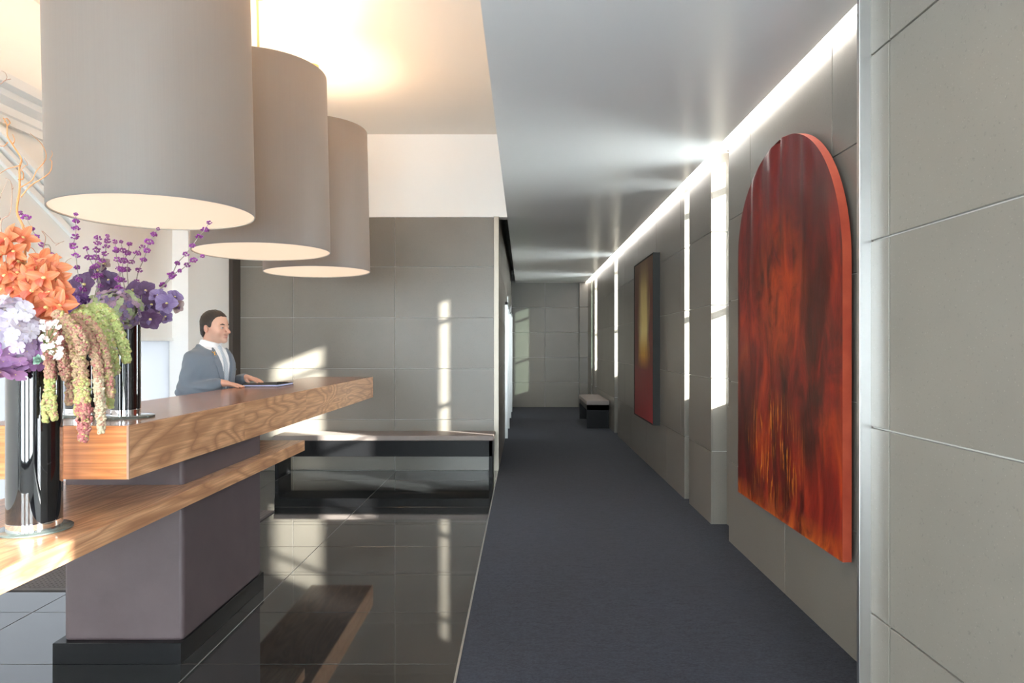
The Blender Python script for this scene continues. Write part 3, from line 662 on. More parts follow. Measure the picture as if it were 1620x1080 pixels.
# hydrangeas ------------------------------------------------------
def floret_mesh(name, s, mat, cmat):
    m = MB()
    for k in range(4):
        a = k*math.pi/2; ca, sa = math.cos(a), math.sin(a)
        pts = [(0, 0, 0), (-.44, .40, .06), (-.56, .76, .12), (-.28, 1.02, .08), (.28, 1.02, .06), (.56, .76, .12), (.44, .40, .06), (0, .55, .0)]
        m.add([((x*ca - y*sa)*s, (x*sa + y*ca)*s, z*s) for x, y, z in pts], [(0, 7, 1), (1, 7, 2), (2, 7, 3), (3, 7, 4), (4, 7, 5), (5, 7, 6), (6, 7, 0)])
    m.add([(-.08*s, 0, .04*s), (0, -.08*s, .04*s), (.08*s, 0, .04*s), (0, .08*s, .04*s), (0, 0, .12*s)], [(0,1,4), (1,2,4), (2,3,4), (3,0,4)], 1)
    me = m.mesh(name); me.materials.append(mat); me.materials.append(cmat); return me
def leafy(name, a, b, tr_=.25):
    n = NT(name); oi = n.n('ShaderNodeObjectInfo').outputs['Random']; c = n.mix(oi, a, b); n.bs(color=c, rough=.55)
    tl = n.n('ShaderNodeBsdfTranslucent', {0: c}); mx = n.n('ShaderNodeMixShader', {0: tr_, 1: n.b.outputs[0], 2: tl.outputs[0]}); n.t.links.new(mx.outputs[0], n.out.inputs[0]); return n.mat
HW = floret_mesh('floret', .024, leafy('white_floret', (.66, .63, .68), (.58, .50, .63)), YC)
HL = floret_mesh('floret', .026, leafy('lilac_floret', (.46, .27, .48), (.30, .14, .33)), YC)
HM = floret_mesh('floret', .024, leafy('pale_lilac_floret', (.60, .49, .64), (.50, .36, .55)), YC)
def hydrangea(loc, rx, ry, rz, label, group, pick, count, stem_to, core_mat):
    e = empty('hydrangea', loc); tag(e, label, 'hydrangea', group)
    m = MB().lathe([(.001, -1), (.6, -.8), (.95, -.3), (1, .1), (.8, .6), (.45, .9), (.001, 1)], 14, caps=False)
    m.v = [(x*rx*.78, y*ry*.78, z*rz*.78) for x, y, z in m.v]; m.build('flower_core', core_mat, e, smooth=True)
    MB().tube(bez([Vector((0, ry*.45, -rz*.25))] + [Vector(q)-Vector(loc) for q in stem_to], 6), .004, 7).build('stem', M['stem'], e, smooth=True)
    g = math.pi*(3-5**.5)
    for i in range(count):
        z = 1-2*(i+.5)/count; rr = math.sqrt(1-z*z); a = g*i
        d = Vector((rr*math.cos(a), rr*math.sin(a), z))
        if d.y > .75: continue
        o = bpy.data.objects.new('floret', pick(d)); COL.objects.link(o); o.parent = e; k = random.uniform(.90, 1.10)
        o.location = (d.x*rx*k, d.y*ry*k, d.z*rz*k); o.rotation_mode = 'QUATERNION'
        o.rotation_quaternion = rot_to(d+Vector((random.uniform(-.6, .6), random.uniform(-.6, .6), random.uniform(-.6, .6))), random.uniform(0, 6)); o.scale = (random.uniform(.8, 1.3),)*3
    return e
hydrangea(P(14, 536, 2.17), .095, .088, .114, 'large white hydrangea fading to lilac beside the tall vase rim', 'hydrangeas', lambda d: HW if d.z+random.uniform(-.25, .25) > .05 else (HM if d.z+random.uniform(-.2, .2) > -.4 else HL), 120, [(-1.70, 2.278, 1.432), (-1.71, 2.325, 1.37), (-1.715, 2.335, 1.22)], simple('hydrangea_core', (.6, .55, .62), .8))
HG = [floret_mesh('floret', .0125, leafy('green_floret', (.34, .42, .20), (.52, .56, .36)), YC), floret_mesh('floret', .0125, leafy('mauve_floret', (.36, .20, .30), (.50, .36, .46)), YC), floret_mesh('floret', .0125, leafy('violet_floret', (.24, .16, .34), (.36, .28, .44)), YC)]
hydrangea(P(184, 489, 2.785), .106, .078, .076, 'antique green and mauve hydrangea on the countertop vase', 'hydrangeas', lambda d: random.choice(HG), 330, [(-1.714, 2.846, 1.578), (-1.716, 2.868, 1.53), (-1.716, 2.875, 1.40)], simple('hydrangea_core_green', (.22, .24, .14), .8))
HP = floret_mesh('floret', .014, leafy('deep_purple_floret', (.09, .03, .16), (.20, .08, .30)), YC)
hydrangea(P(118, 483, 2.835), .070, .050, .048, 'deep purple hydrangea tucked under the plum orchids', 'hydrangeas', lambda d: HP, 110, [(-1.934, 2.898, 1.578), (-1.942, 2.915, 1.53), (-1.945, 2.92, 1.40)], simple('hydrangea_core_purple', (.06, .02, .09), .8))
# small white blossoms by the amaranth
wx = empty('wax_flower', (-1.695, 2.325, 1.25)); tag(wx, 'sprig of tiny white blossoms beside the amaranth', 'flower')
WB = floret_mesh('blossom', .011, leafy('white_blossom', (.74, .68, .66), (.76, .58, .54)), YC)
hub = P(70, 548, 2.125)
MB().tube([q-wx.location for q in bez([wx.location, Vector((-1.672, 2.298, 1.425)), Vector((-1.590, 2.255, 1.475)), P(68, 556, 2.16), hub], 6)], .0018, 6).build('stem', M['stem'], wx)
for i in range(34):
    p = P(random.uniform(65, 96), random.uniform(508, 566), random.uniform(2.075, 2.11))
    o = bpy.data.objects.new('blossom', WB); COL.objects.link(o); o.parent = wx; o.location = p-wx.location; o.rotation_mode = 'QUATERNION'
    o.rotation_quaternion = rot_to((random.uniform(-.6, .6), -1, random.uniform(-.4, .8)), random.uniform(0, 3)); o.scale = (random.uniform(.6, 1.05),)*3
    MB().tube([hub-wx.location, (hub*.4+p*.6)-wx.location+Vector((0, .004, 0)), p-wx.location+Vector((0, .001, 0))], .0009, 5).build('twig', M['stem'], wx)
SB = simple('pale_teal_bud', (.42, .58, .48), .6)
sb = empty('succulent', P(63, 570, 2.12)); tag(sb, 'small pale teal succulent rosette at the vase rim', 'succulent')
pm = petal_mesh('leaf', .022, .016, .5, SB, .7, .4)
for k in range(13):
    o = bpy.data.objects.new('leaf', pm); COL.objects.link(o); o.parent = sb
    o.rotation_mode = 'QUATERNION'; o.rotation_quaternion = rot_to((.3, -1, .1), k*2.4) @ Quaternion((1, 0, 0), R(10+k*4))
MB().tube([q-sb.location for q in bez([sb.location+Vector((0, .004, 0)), Vector((-1.600, 2.235, 1.435)), Vector((-1.665, 2.298, 1.420)), Vector((-1.69, 2.33, 1.28))], 6)], .0030, 6).build('stem', M['stem'], sb, smooth=True)

# amaranth --------------------------------------------------------
def ico():
    t = (1+5**.5)/2; v = [(-1,t,0),(1,t,0),(-1,-t,0),(1,-t,0),(0,-1,t),(0,1,t),(0,-1,-t),(0,1,-t),(t,0,-1),(t,0,1),(-t,0,-1),(-t,0,1)]
    f = [(0,11,5),(0,5,1),(0,1,7),(0,7,10),(0,10,11),(1,5,9),(5,11,4),(11,10,2),(10,7,6),(7,1,8),(3,9,4),(3,4,2),(3,2,6),(3,6,8),(3,8,9),(4,9,5),(2,4,11),(6,2,10),(8,6,7),(9,8,1)]
    L = (1+t*t)**.5; return np.array(v)/L, np.array(f)
IV, IF = ico()
def sub(V, Fc):
    V = [tuple(v) for v in V]; cache = {}; out = []
    def mid(a, b):
        k = (min(a, b), max(a, b))
        if k not in cache:
            p = (np.array(V[a])+np.array(V[b]))/2; V.append(tuple(p/np.linalg.norm(p))); cache[k] = len(V)-1
        return cache[k]
    for a, b, c in Fc:
        x, y, z = mid(a, b), mid(b, c), mid(c, a); out += [(a, x, z), (b, y, x), (c, z, y), (x, y, z)]
    return np.array(V), np.array(out)
IV2, IF2 = sub(IV, IF)
def blobs(name, centers, radii, colors, mat, parent=None, fine=False):
    BV, BF = (IV2, IF2) if fine else (IV, IF)
    V = (np.array(centers)[:, None, :] + BV[None]*np.array(radii)[:, None, None]).reshape(-1, 3)
    Fc = (np.arange(len(centers))[:, None, None]*len(BV) + BF[None]).reshape(-1, 3)
    me = bpy.data.meshes.new(name); me.from_pydata(V.tolist(), [], Fc.tolist()); me.materials.append(mat)
    if colors is not None:
        ca = me.color_attributes.new('tint', 'FLOAT_COLOR', 'POINT'); cc = np.ones((len(V), 4), np.float32); cc[:, :3] = np.repeat(np.array(colors), len(BV), 0); ca.data.foreach_set('color', cc.ravel())
    me.polygons.foreach_set('use_smooth', [True]*len(me.polygons))
    o = bpy.data.objects.new(name, me); COL.objects.link(o)
    if parent is not None: o.parent = parent
    return o
def tinted(name, rough=.6, tr_=.2):
    n = NT(name); at = n.n('ShaderNodeAttribute', attribute_name='tint').outputs[0]; nz = n.noise(n.coords(), 300, 3)
    c = n.mix(n.math('MULTIPLY', nz, .5), at, n.mix(.5, at, (1, .9, .7))); n.bs(color=c, rough=rough, normal=n.bump(nz, .5, .002))
    tl = n.n('ShaderNodeBsdfTranslucent', {0: c}); mx = n.n('ShaderNodeMixShader', {0: tr_, 1: n.b.outputs[0], 2: tl.outputs[0]}); n.t.links.new(mx.outputs[0], n.out.inputs[0]); return n.mat
M['tint'] = tinted('amaranth_bobbles')
TAN, RED, LIME, YEL, PALE, PNK = (.40, .24, .12), (.42, .06, .08), (.40, .46, .13), (.48, .40, .11), (.54, .43, .28), (.46, .19, .13)
AMA_N = 44
def resample(pts, n_):
    A = np.array([tuple(p) for p in pts]); L = np.concatenate([[0], np.cumsum(np.linalg.norm(np.diff(A, axis=0), axis=1))])
    t = np.linspace(0, L[-1], n_); return np.stack([np.interp(t, L, A[:, k]) for k in range(3)], 1), L[-1]
def lay_tassels(specs):
    # starting curves; each stem leaves the vase mouth at its own place
    X = []; RAD = []; n_ = len(specs)
    order = sorted(range(n_), key=lambda k: specs[k][0][-1][0])
    for k, (px, r0, *_q) in enumerate(specs):
        f = order.index(k)/(n_-1); a = R(-75+115*f); root = Vector((-1.713+.045*math.cos(a), 2.34+.045*math.sin(a), 1.24))
        rim = Vector((-1.713+.058*math.cos(a), 2.34+.058*math.sin(a), 1.425))
        ctl = [P(x, y, d) for x, y, d in px[1:]]
        crv = bez([root, rim] + ctl, 12); A, tot = resample(crv, AMA_N); X.append(A)
        d0 = np.linalg.norm(A-np.array(tuple(ctl[0])), axis=1); i0 = int(np.argmin(d0)); R_ = r0*1.04+.0035
        w_ = np.clip((np.arange(AMA_N)-i0+1)/5.0, 0, 1); RAD.append(np.where(w_ > 0, R_*(.35+.65*w_), .003))
    X = np.array(X); RAD = np.array(RAD); X0 = X.copy(); D = np.zeros_like(X)
    bead = RAD > .005
    orch = [(P(x, y, d), .039*sc) for x, y, d, sc in ((78, 462, 2.26, 1.05), (98, 466, 2.28, .9), (74, 487, 2.25, 1.2), (94, 484, 2.25, 1.05), (53, 482, 2.30, 1.0), (86, 504, 2.25, .8))]
    hy = np.array(tuple(P(14, 536, 2.17))); hr_ = np.array((.108, .104, .128))
    flat = lambda Q: Q.reshape(-1, 3)
    sid = np.repeat(np.arange(n_), AMA_N); rad = RAD.ravel(); bd = bead.ravel()
    for it in range(460):
        Pq = flat(X0+D); G_ = np.zeros_like(Pq)
        df = Pq[:, None]-Pq[None]; ds = np.linalg.norm(df, axis=2)+1e-6
        ov = (rad[:, None]+rad[None])*1.03-ds
        mk = (ov > 0) & (sid[:, None] != sid[None]) & (bd[:, None] | bd[None])
        dirv = df/ds[..., None]; dirv = dirv*np.array((.45, 1.5, .25))
        # a lasting front-to-back order where two tassels cross head on
        tie = np.where(sid[:, None] > sid[None], -1.0, 1.0)*.35; dirv[..., 1] += np.where(mk & (np.abs(df[..., 1]) < .004), tie, 0)
        G_ += (np.where(mk, ov, 0)[..., None]*dirv).sum(1)*.22/np.maximum(1, mk.sum(1))[:, None]**.5
        for c_, r_ in orch:
            v_ = Pq-np.array(tuple(c_)); dd_ = np.linalg.norm(v_, axis=1)+1e-6; o_ = np.clip(r_+rad-dd_, 0, None)*bd; v_[:, 1] -= .012
            G_ += (v_/dd_[:, None])*np.array((.5, 1.2, .6))*o_[:, None]*.4
        v_ = Pq-hy; q_ = np.linalg.norm(v_/(hr_+rad[:, None]), axis=1); o_ = np.clip(1-q_, 0, None)*bd
        G_ += v_/np.maximum(q_, .2)[:, None]*o_[:, None]*np.array((.8, .8, .2))*.5
        # clear of the vase wall below the rim
        h_ = Pq[:, :2]-np.array((-1.713, 2.34)); hd = np.linalg.norm(h_, axis=1)+1e-6; o_ = np.clip(.086+rad-hd, 0, None)*(Pq[:, 2] < 1.41+rad)*bd
        G_[:, :2] += h_/hd[:, None]*o_[:, None]*.5
        # behind the sprig of white blossoms
        ux = VPX+Pq[:, 0]/Pq[:, 1]*F_PX; uy = VPY-(Pq[:, 2]-CAMH)/Pq[:, 1]*F_PX
        G_[:, 1] += np.clip(2.132+rad-Pq[:, 1], 0, None)*((ux > 56) & (ux < 104) & (uy > 498) & (uy < 574))*bd*.5
        G_ = G_.reshape(X.shape); D = D+G_
        D[:, :2] = 0
        for _k in range(3):
            D[:, 1:-1] = D[:, 1:-1]*.5+.25*(D[:, :-2]+D[:, 2:]); D[:, :2] = 0
        if it < 330: D[..., 0] *= .985; D[..., 2] *= .97
        D[..., 1] = np.clip(D[..., 1], -.22, .24)
    return X0+D, RAD
def amaranth(pts, rads, r0, mix_, label, group='hanging amaranth tassels'):
    pts = [Vector(p) for p in pts]; C = []; Rd = []; Cl = []
    L = [0]
    for a, b in zip(pts[:-1], pts[1:]): L.append(L[-1]+(b-a).length)
    tot = L[-1]; k0 = next(k for k in range(len(pts)) if rads[k] > .005); s0 = L[k0]; nB = int((tot-s0)*max(rads)/.0000068)
    for i in range(nB):
        s = s0+(tot-s0)*(i+random.random())/nB; k = next((j for j in range(len(L)-1) if L[j+1] >= s), len(L)-2)
        f_ = (s-L[k])/max(1e-6, L[k+1]-L[k]); p = pts[k].lerp(pts[k+1], f_); t = s/tot; tb = (s-s0)/(tot-s0)
        rr = (rads[k]*(1-f_)+rads[k+1]*f_-.0035)*(1.0 if tb < .85 else 1-.45*(tb-.85)/.15)*(.88+.12*math.sin(s*210))
        a = random.uniform(0, 2*math.pi); dv = (pts[k+1]-pts[k]).normalized(); q = dv.orthogonal().normalized(); q = Quaternion(dv, a) @ q
        C.append(tuple(p+q*rr*random.uniform(.75, 1.03))); Rd.append(random.uniform(.0038, .0066))
        opts = mix_(tb); c = random.choices([o[0] for o in opts], [o[1] for o in opts])[0]; j = random.uniform(.85, 1.12)
        Cl.append([min(1, v_*j) for v_ in c])
    base = pts[0]
    e = empty('amaranth', base); tag(e, label, 'flower', group)
    o = blobs('tassel', [tuple(Vector(c)-base) for c in C], Rd, Cl, M['tint'], e); o['kind'] = 'stuff'
    MB().tube([p-base for p in pts], [(.0022 if k < k0 else max(.0022, (rads[k]-.0035)*(.8 if k < len(pts)*.88 else .42))) for k in range(len(pts))], 9).build('stem', simple_cache(*(('lime_amaranth_core', (.42, .48, .15)) if 'lime' in label else ('tan_amaranth_core', (.46, .29, .17)))), e, smooth=True)
_sc = {}
def simple_cache(nm, c):
    if nm not in _sc: _sc[nm] = simple(nm, c, .6)
    return _sc[nm]
redtan = lambda t: [(TAN, .5), (PNK, .3), (RED, .14), (YEL, .1)]
limey = lambda t: [(LIME, .9), (YEL, .2), (PALE, .1)]
def tipred(t): return [(TAN, .6), (PNK, .2), (YEL, .2)] if t < .55 else ([(YEL, .5), (LIME, .3), (PNK, .3)] if t < .72 else [(RED, .7), (PNK, .3), (YEL, .12)])
def tanlime(t): return [(PNK, .6), (RED, .2), (TAN, .3)] if t < .55 else [(YEL, .5), (LIME, .5), (PNK, .08)]
def pale(t): return [(TAN, .5), (PNK, .4), (RED, .1)] if t < .6 else [(PALE, .9), (PNK, .15)]
TASSELS = [
    ([(62, 575, 2.33), (100, 502, 2.32), (140, 486, 2.32), (160, 505, 2.31), (176, 548, 2.30), (183, 574, 2.30)], .019, limey, 'lime green amaranth tassel arching highest'),
    ([(62, 575, 2.33), (105, 512, 2.31), (140, 498, 2.30), (158, 525, 2.29), (168, 570, 2.29), (175, 592, 2.29)], .019, limey, 'lime green amaranth tassel hanging inside the highest arch'),
    ([(62, 575, 2.33), (100, 510, 2.29), (125, 496, 2.28), (148, 515, 2.27), (165, 545, 2.28), (172, 600, 2.28), (174, 645, 2.28)], .015, limey, 'slender lime amaranth tassel ending beside the countertop vase'),
    ([(60, 575, 2.32), (80, 512, 2.22), (91, 532, 2.19), (92, 565, 2.19), (90, 600, 2.20)], .019, lambda t: [(PNK, .5), (RED, .25), (TAN, .4)], 'rosy amaranth tassel hanging over the tall vase'),
    ([(60, 575, 2.32), (70, 530, 2.23), (76, 560, 2.20), (76, 600, 2.20), (71, 635, 2.21), (72, 667, 2.21)], .012, tanlime, 'yellow green amaranth tassel against the tall black vase'),
    ([(60, 575, 2.32), (82, 520, 2.21), (88, 570, 2.19), (86, 610, 2.20), (85, 640, 2.20), (87, 664, 2.20)], .013, tanlime, 'rose to lime amaranth tassel beside the yellow green one'),
    ([(62, 575, 2.33), (92, 505, 2.27), (108, 530, 2.27), (114, 570, 2.27), (112, 610, 2.27), (110, 640, 2.27)], .018, redtan, 'short tan amaranth tassel in the middle of the cascade'),
    ([(62, 575, 2.33), (98, 504, 2.22), (118, 530, 2.19), (128, 570, 2.18), (132, 620, 2.18), (134, 660, 2.18), (131, 698, 2.18)], .021, tipred, 'longest amaranth tassel with a crimson tip'),
    ([(62, 575, 2.33), (102, 508, 2.23), (130, 525, 2.20), (148, 565, 2.19), (154, 610, 2.19), (158, 650, 2.19), (160, 685, 2.19)], .014, pale, 'long amaranth tassel with a pale cream tip'),
    ([(62, 575, 2.33), (104, 505, 2.25), (135, 512, 2.23), (155, 545, 2.22), (166, 590, 2.22), (173, 628, 2.22)], .014, redtan, 'rose tan amaranth tassel in front of the lime ones'),
    ([(62, 575, 2.33), (96, 510, 2.25), (116, 545, 2.23), (122, 590, 2.22), (123, 625, 2.22), (122, 656, 2.22)], .013, lambda t: [(YEL, .7), (LIME, .3), (TAN, .2)] if t > .5 else [(TAN, .8), (PNK, .3)], 'yellow tipped amaranth tassel behind the longest one'),
    ([(62, 575, 2.33), (88, 508, 2.23), (102, 530, 2.20), (108, 560, 2.19)], .018, lambda t: [(PALE, .3), (YEL, .4), (TAN, .5), (PNK, .2)], 'shortest amaranth tassel in the cascade'),
    ([(62, 575, 2.33), (96, 502, 2.21), (118, 512, 2.19), (140, 535, 2.18), (145, 560, 2.18)], .018, redtan, 'thick rose amaranth tassel crowning the cascade')]
AX, AR = lay_tassels(TASSELS)
for (px, r0, mx_, lb), A_, R_ in zip(TASSELS, AX, AR): amaranth(A_.tolist(), R_.tolist(), r0, mx_, lb)

# beautyberry stems ----------------------------------------------
n = NT('purple_berry'); oi = n.n('ShaderNodeObjectInfo').outputs['Random']
M['berry'] = n.bs(color=n.mix(oi, (.19, .022, .19), (.29, .045, .29)), rough=.3)
def berry_mesh(seed):
    rs = random.Random(seed); C = []; Rd = []
    for i in range(22):
        a = rs.uniform(0, 6.28); z = rs.uniform(-1, 1); k = rs.uniform(.7, 1.0); r = math.sqrt(1-z*z)
        C.append((.0125*r*math.cos(a)*k*1.15, .011*r*math.sin(a)*k, .009*z*k)); Rd.append(rs.uniform(.0030, .0042))
    BV, BF = IV, IF
    V = (np.array(C)[:, None, :] + BV[None]*np.array(Rd)[:, None, None]).reshape(-1, 3); Fc = (np.arange(22)[:, None, None]*12 + BF[None]).reshape(-1, 3)
    me = bpy.data.meshes.new('berry_cluster'); me.from_pydata(V.tolist(), [], Fc.tolist()); me.materials.append(M['berry']); me.polygons.foreach_set('use_smooth', [True]*len(me.polygons)); return me
BM = [berry_mesh(i) for i in range(5)]
ROOTS = {'tall': (Vector((-1.725, 2.375, 1.22)), Vector((-1.735, 2.392, 1.44))), 'corner': (Vector((-1.716, 2.902, 1.36)), Vector((-1.716, 2.917, 1.57))), 'hidden': (Vector((-1.945, 2.945, 1.36)), Vector((-1.94, 2.962, 1.57)))}
def berries(d, base, cl, label='stem of purple beautyberries rising from the countertop vases', scale=1.0, group='beautyberry stems'):
    root, rim = ROOTS[base[0]]; b = root+Vector((base[1], 0, 0)); pts = [b, rim+Vector((base[1]*1.3, 0, 0))] + [P(x, y, d) for x, y in reversed(cl)]
    e = empty('berry_stem', b); tag(e, label, 'berry stem', group)
    q = bez(pts, 5); MB().tube([p-b for p in q], [.0026-.0014*i/len(q) for i in range(len(q))], 6).build('stem', M['twig'], e)
    nC = len(cl)
    for i, (x, y) in enumerate(cl):
        o = bpy.data.objects.new('berry_cluster', random.choice(BM)); COL.objects.link(o); o.parent = e; o.location = P(x, y, d)-b
        o.rotation_euler = (random.uniform(-.3, .3), random.uniform(-.3, .3), random.uniform(0, 6)); s = scale*random.uniform(.95, 1.35)*(.75 if i == 0 else 1); o.scale = (s,)*3
berries(2.90, ('hidden', -.02), [(120, 339), (120, 350), (120, 361), (119, 374), (116, 389), (120, 404), (122, 423), (125, 442), (131, 458)], 'upright beautyberry stem standing alone above the plum orchids')
berries(2.50, ('tall', -.01), [(32, 337), (41, 344), (50, 362), (58, 374), (66, 387), (80, 403)], 'leaning beautyberry stem behind the orange orchids', .85)
berries(2.91, ('hidden', .01), [(155, 376), (154, 384), (153, 395), (152, 407), (151, 421), (157, 436)])
berries(2.985, ('hidden', .022), [(170, 373), (170, 381), (168, 390), (166, 401), (162, 412)])
berries(2.96, ('hidden', -.005), [(136, 393), (141, 407), (148, 422), (152, 436), (158, 452)])
berries(2.90, ('corner', -.026), [(182, 382), (183, 395), (185, 410), (189, 425), (187, 441), (188, 456)])
berries(2.95, ('corner', -.016), [(191, 382), (194, 396), (195, 412), (192, 427), (189, 442), (192, 458)])
berries(3.00, ('corner', -.006), [(205, 386), (202, 400), (196, 412), (193, 426), (195, 443)])
berries(3.05, ('corner', .003), [(225, 390), (217, 400), (208, 414), (201, 426)])
berries(3.00, ('corner', .012), [(250, 362), (243, 371), (236, 382), (232, 396), (227, 411), (220, 427), (216, 445)], 'beautyberry stem reaching up to the nearest lampshade rim')
berries(2.99, ('corner', .026), [(331, 352), (324, 363), (315, 374), (304, 388), (294, 402), (281, 416), (272, 434), (258, 451)], 'long beautyberry stem leaning far out above the receptionist')
berries(2.945, ('corner', .019), [(320, 405), (306, 411), (296, 419), (285, 428), (272, 438)], 'low beautyberry side shoot beside the longest leaning stem', .9)

# curly willow ----------------------------------------------------
WO, WP = simple('orange_willow', (.62, .26, .09), .5), simple('pale_willow', (.48, .30, .22), .6)
wil = empty('curly_willow', (-1.738, 2.368, 1.20)); tag(wil, 'curly orange willow branch twisting up beside the lampshade', 'branch', 'curly willow')
def branch(px, d, r, name, mat, par, first=None):
    pts = [P(x, y, d+.012*math.sin(i*1.7)) for i, (x, y) in enumerate(px)]
    if first is not None: pts = [first, Vector((first.x, first.y, 1.425))] + pts
    q = bez(pts, 7); k = len(q)
    MB().tube([p-par.location for p in q], [r*(1-.75*i/k) for i in range(k)], 7).build(name, mat, par, smooth=True)
branch([(44, 480), (40, 420), (38, 365), (27, 335), (31, 300), (31, 265), (34, 252), (22, 232), (12, 215), (11, 198), (5, 186)], 2.38, .0055, 'main_branch', WO, wil, wil.location)
for px in ([(31, 297), (45, 289), (52, 283), (58, 270), (70, 256), (73, 244), (66, 228), (56, 218), (48, 211)], [(33, 312), (48, 294), (70, 280), (80, 270), (82, 256), (79, 252), (83, 244), (81, 238)],
           [(12, 225), (6, 231), (-6, 230)], [(31, 262), (22, 264), (10, 268), (-4, 277)], [(29, 284), (36, 283), (37, 274), (34, 268), (40, 262), (44, 260), (38, 250)], [(12, 198), (16, 194), (10, 187), (6, 195)],
           [(27, 336), (33, 350), (40, 358)], [(20, 228), (23, 222), (20, 212)], [(38, 395), (50, 392), (58, 402)]):
    branch(px, 2.38, .0022, 'twig', WO, wil)
wil2 = empty('curly_willow', (-1.752, 2.372, 1.20)); tag(wil2, 'thin pale willow branch at the far side of the bouquet', 'branch', 'curly willow')
branch([(20, 470), (4, 380), (2, 350), (14, 340), (18, 325), (19, 300), (16, 286), (8, 282)], 2.42, .0028, 'main_branch', WP, wil2, wil2.location)
for px in ([(2, 350), (-4, 330), (3, 305), (12, 285)], [(19, 300), (21, 296), (18, 290)]): branch(px, 2.42, .0013, 'twig', WP, wil2)
wil3 = empty('curly_willow', (-1.700, 2.392, 1.20)); tag(wil3, 'fine curling willow twigs between orchids and berry stems', 'branch', 'curly willow')
branch([(80, 470), (92, 430), (100, 420), (106, 412), (113, 408)], 2.46, .0022, 'main_branch', WP, wil3, wil3.location)
branch([(60, 430), (68, 395), (72, 376), (66, 365), (78, 375), (88, 385), (102, 381)], 2.46, .0022, 'twig', WP, wil3, wil3.location)
branch([(88, 388), (95, 384), (101, 382)], 2.46, .0012, 'twig', WP, wil3)
wil4 = empty('curly_willow', (-1.766, 2.350, 1.20)); tag(wil4, 'tallest willow branch with fine twigs near the cornice', 'branch', 'curly willow')
branch([(-10, 470), (-40, 330), (-25, 200), (-8, 140), (2, 132), (8, 127), (17, 125)], 2.42, .004, 'main_branch', WP, wil4, wil4.location)
branch([(8, 128), (11, 122), (8, 115), (2, 112)], 2.42, .0012, 'twig', WP, wil4)

# ---------------------------------------------------------------- receptionist (implicit surfaces turned into meshes)
def surface_nets(Fv, xs, ys, zs):
    neg = Fv < 0
    c = np.zeros(tuple(s-1 for s in Fv.shape), np.int8)
    for a in (0, 1):
        for b in (0, 1):
            for d in (0, 1):
                c += neg[a:a+c.shape[0], b:b+c.shape[1], d:d+c.shape[2]]
    I, J, K_ = np.nonzero((c > 0) & (c < 8))
    idx = np.full(c.shape, -1, np.int32); idx[I, J, K_] = np.arange(len(I))
    acc = np.zeros((len(I), 3)); cnt = np.zeros(len(I))
    cor = [(a, b, d) for a in (0, 1) for b in (0, 1) for d in (0, 1)]
    X = [xs, ys, zs]
    for p in cor:
        for ax in range(3):
            if p[ax]: continue
            q = list(p); q[ax] = 1
            f0 = Fv[I+p[0], J+p[1], K_+p[2]]; f1 = Fv[I+q[0], J+q[1], K_+q[2]]
            m_ = (f0 < 0) != (f1 < 0); t = np.where(m_, f0/np.where(m_, f0-f1, 1), 0)
            co = np.stack([xs[I+p[0]], ys[J+p[1]], zs[K_+p[2]]], 1)
            nx = np.stack([xs[I+q[0]], ys[J+q[1]], zs[K_+q[2]]], 1)
            acc += np.where(m_[:, None], co+(nx-co)*t[:, None], 0); cnt += m_
    V = acc/cnt[:, None]; quads = []
    for ax in range(3):
        sl0 = [slice(None)]*3; sl1 = [slice(None)]*3; sl0[ax] = slice(0, -1); sl1[ax] = slice(1, None)
        A = neg[tuple(sl0)]; B = neg[tuple(sl1)]
        u_, v_ = [(1, 2), (2, 0), (0, 1)][ax]
        for flip, D in ((False, A & ~B), (True, ~A & B)):
            e = np.stack(np.nonzero(D), 1)
            e = e[(e[:, u_] > 0) & (e[:, v_] > 0) & (e[:, u_] < c.shape[u_]) & (e[:, v_] < c.shape[v_])]
            def g(du, dv):
                t = e.copy(); t[:, u_] -= du; t[:, v_] -= dv; return idx[t[:, 0], t[:, 1], t[:, 2]]
            q = np.stack([g(1, 1), g(0, 1), g(0, 0), g(1, 0)], 1)
            quads.append(q[:, ::-1] if flip else q)
    return V, np.concatenate(quads)

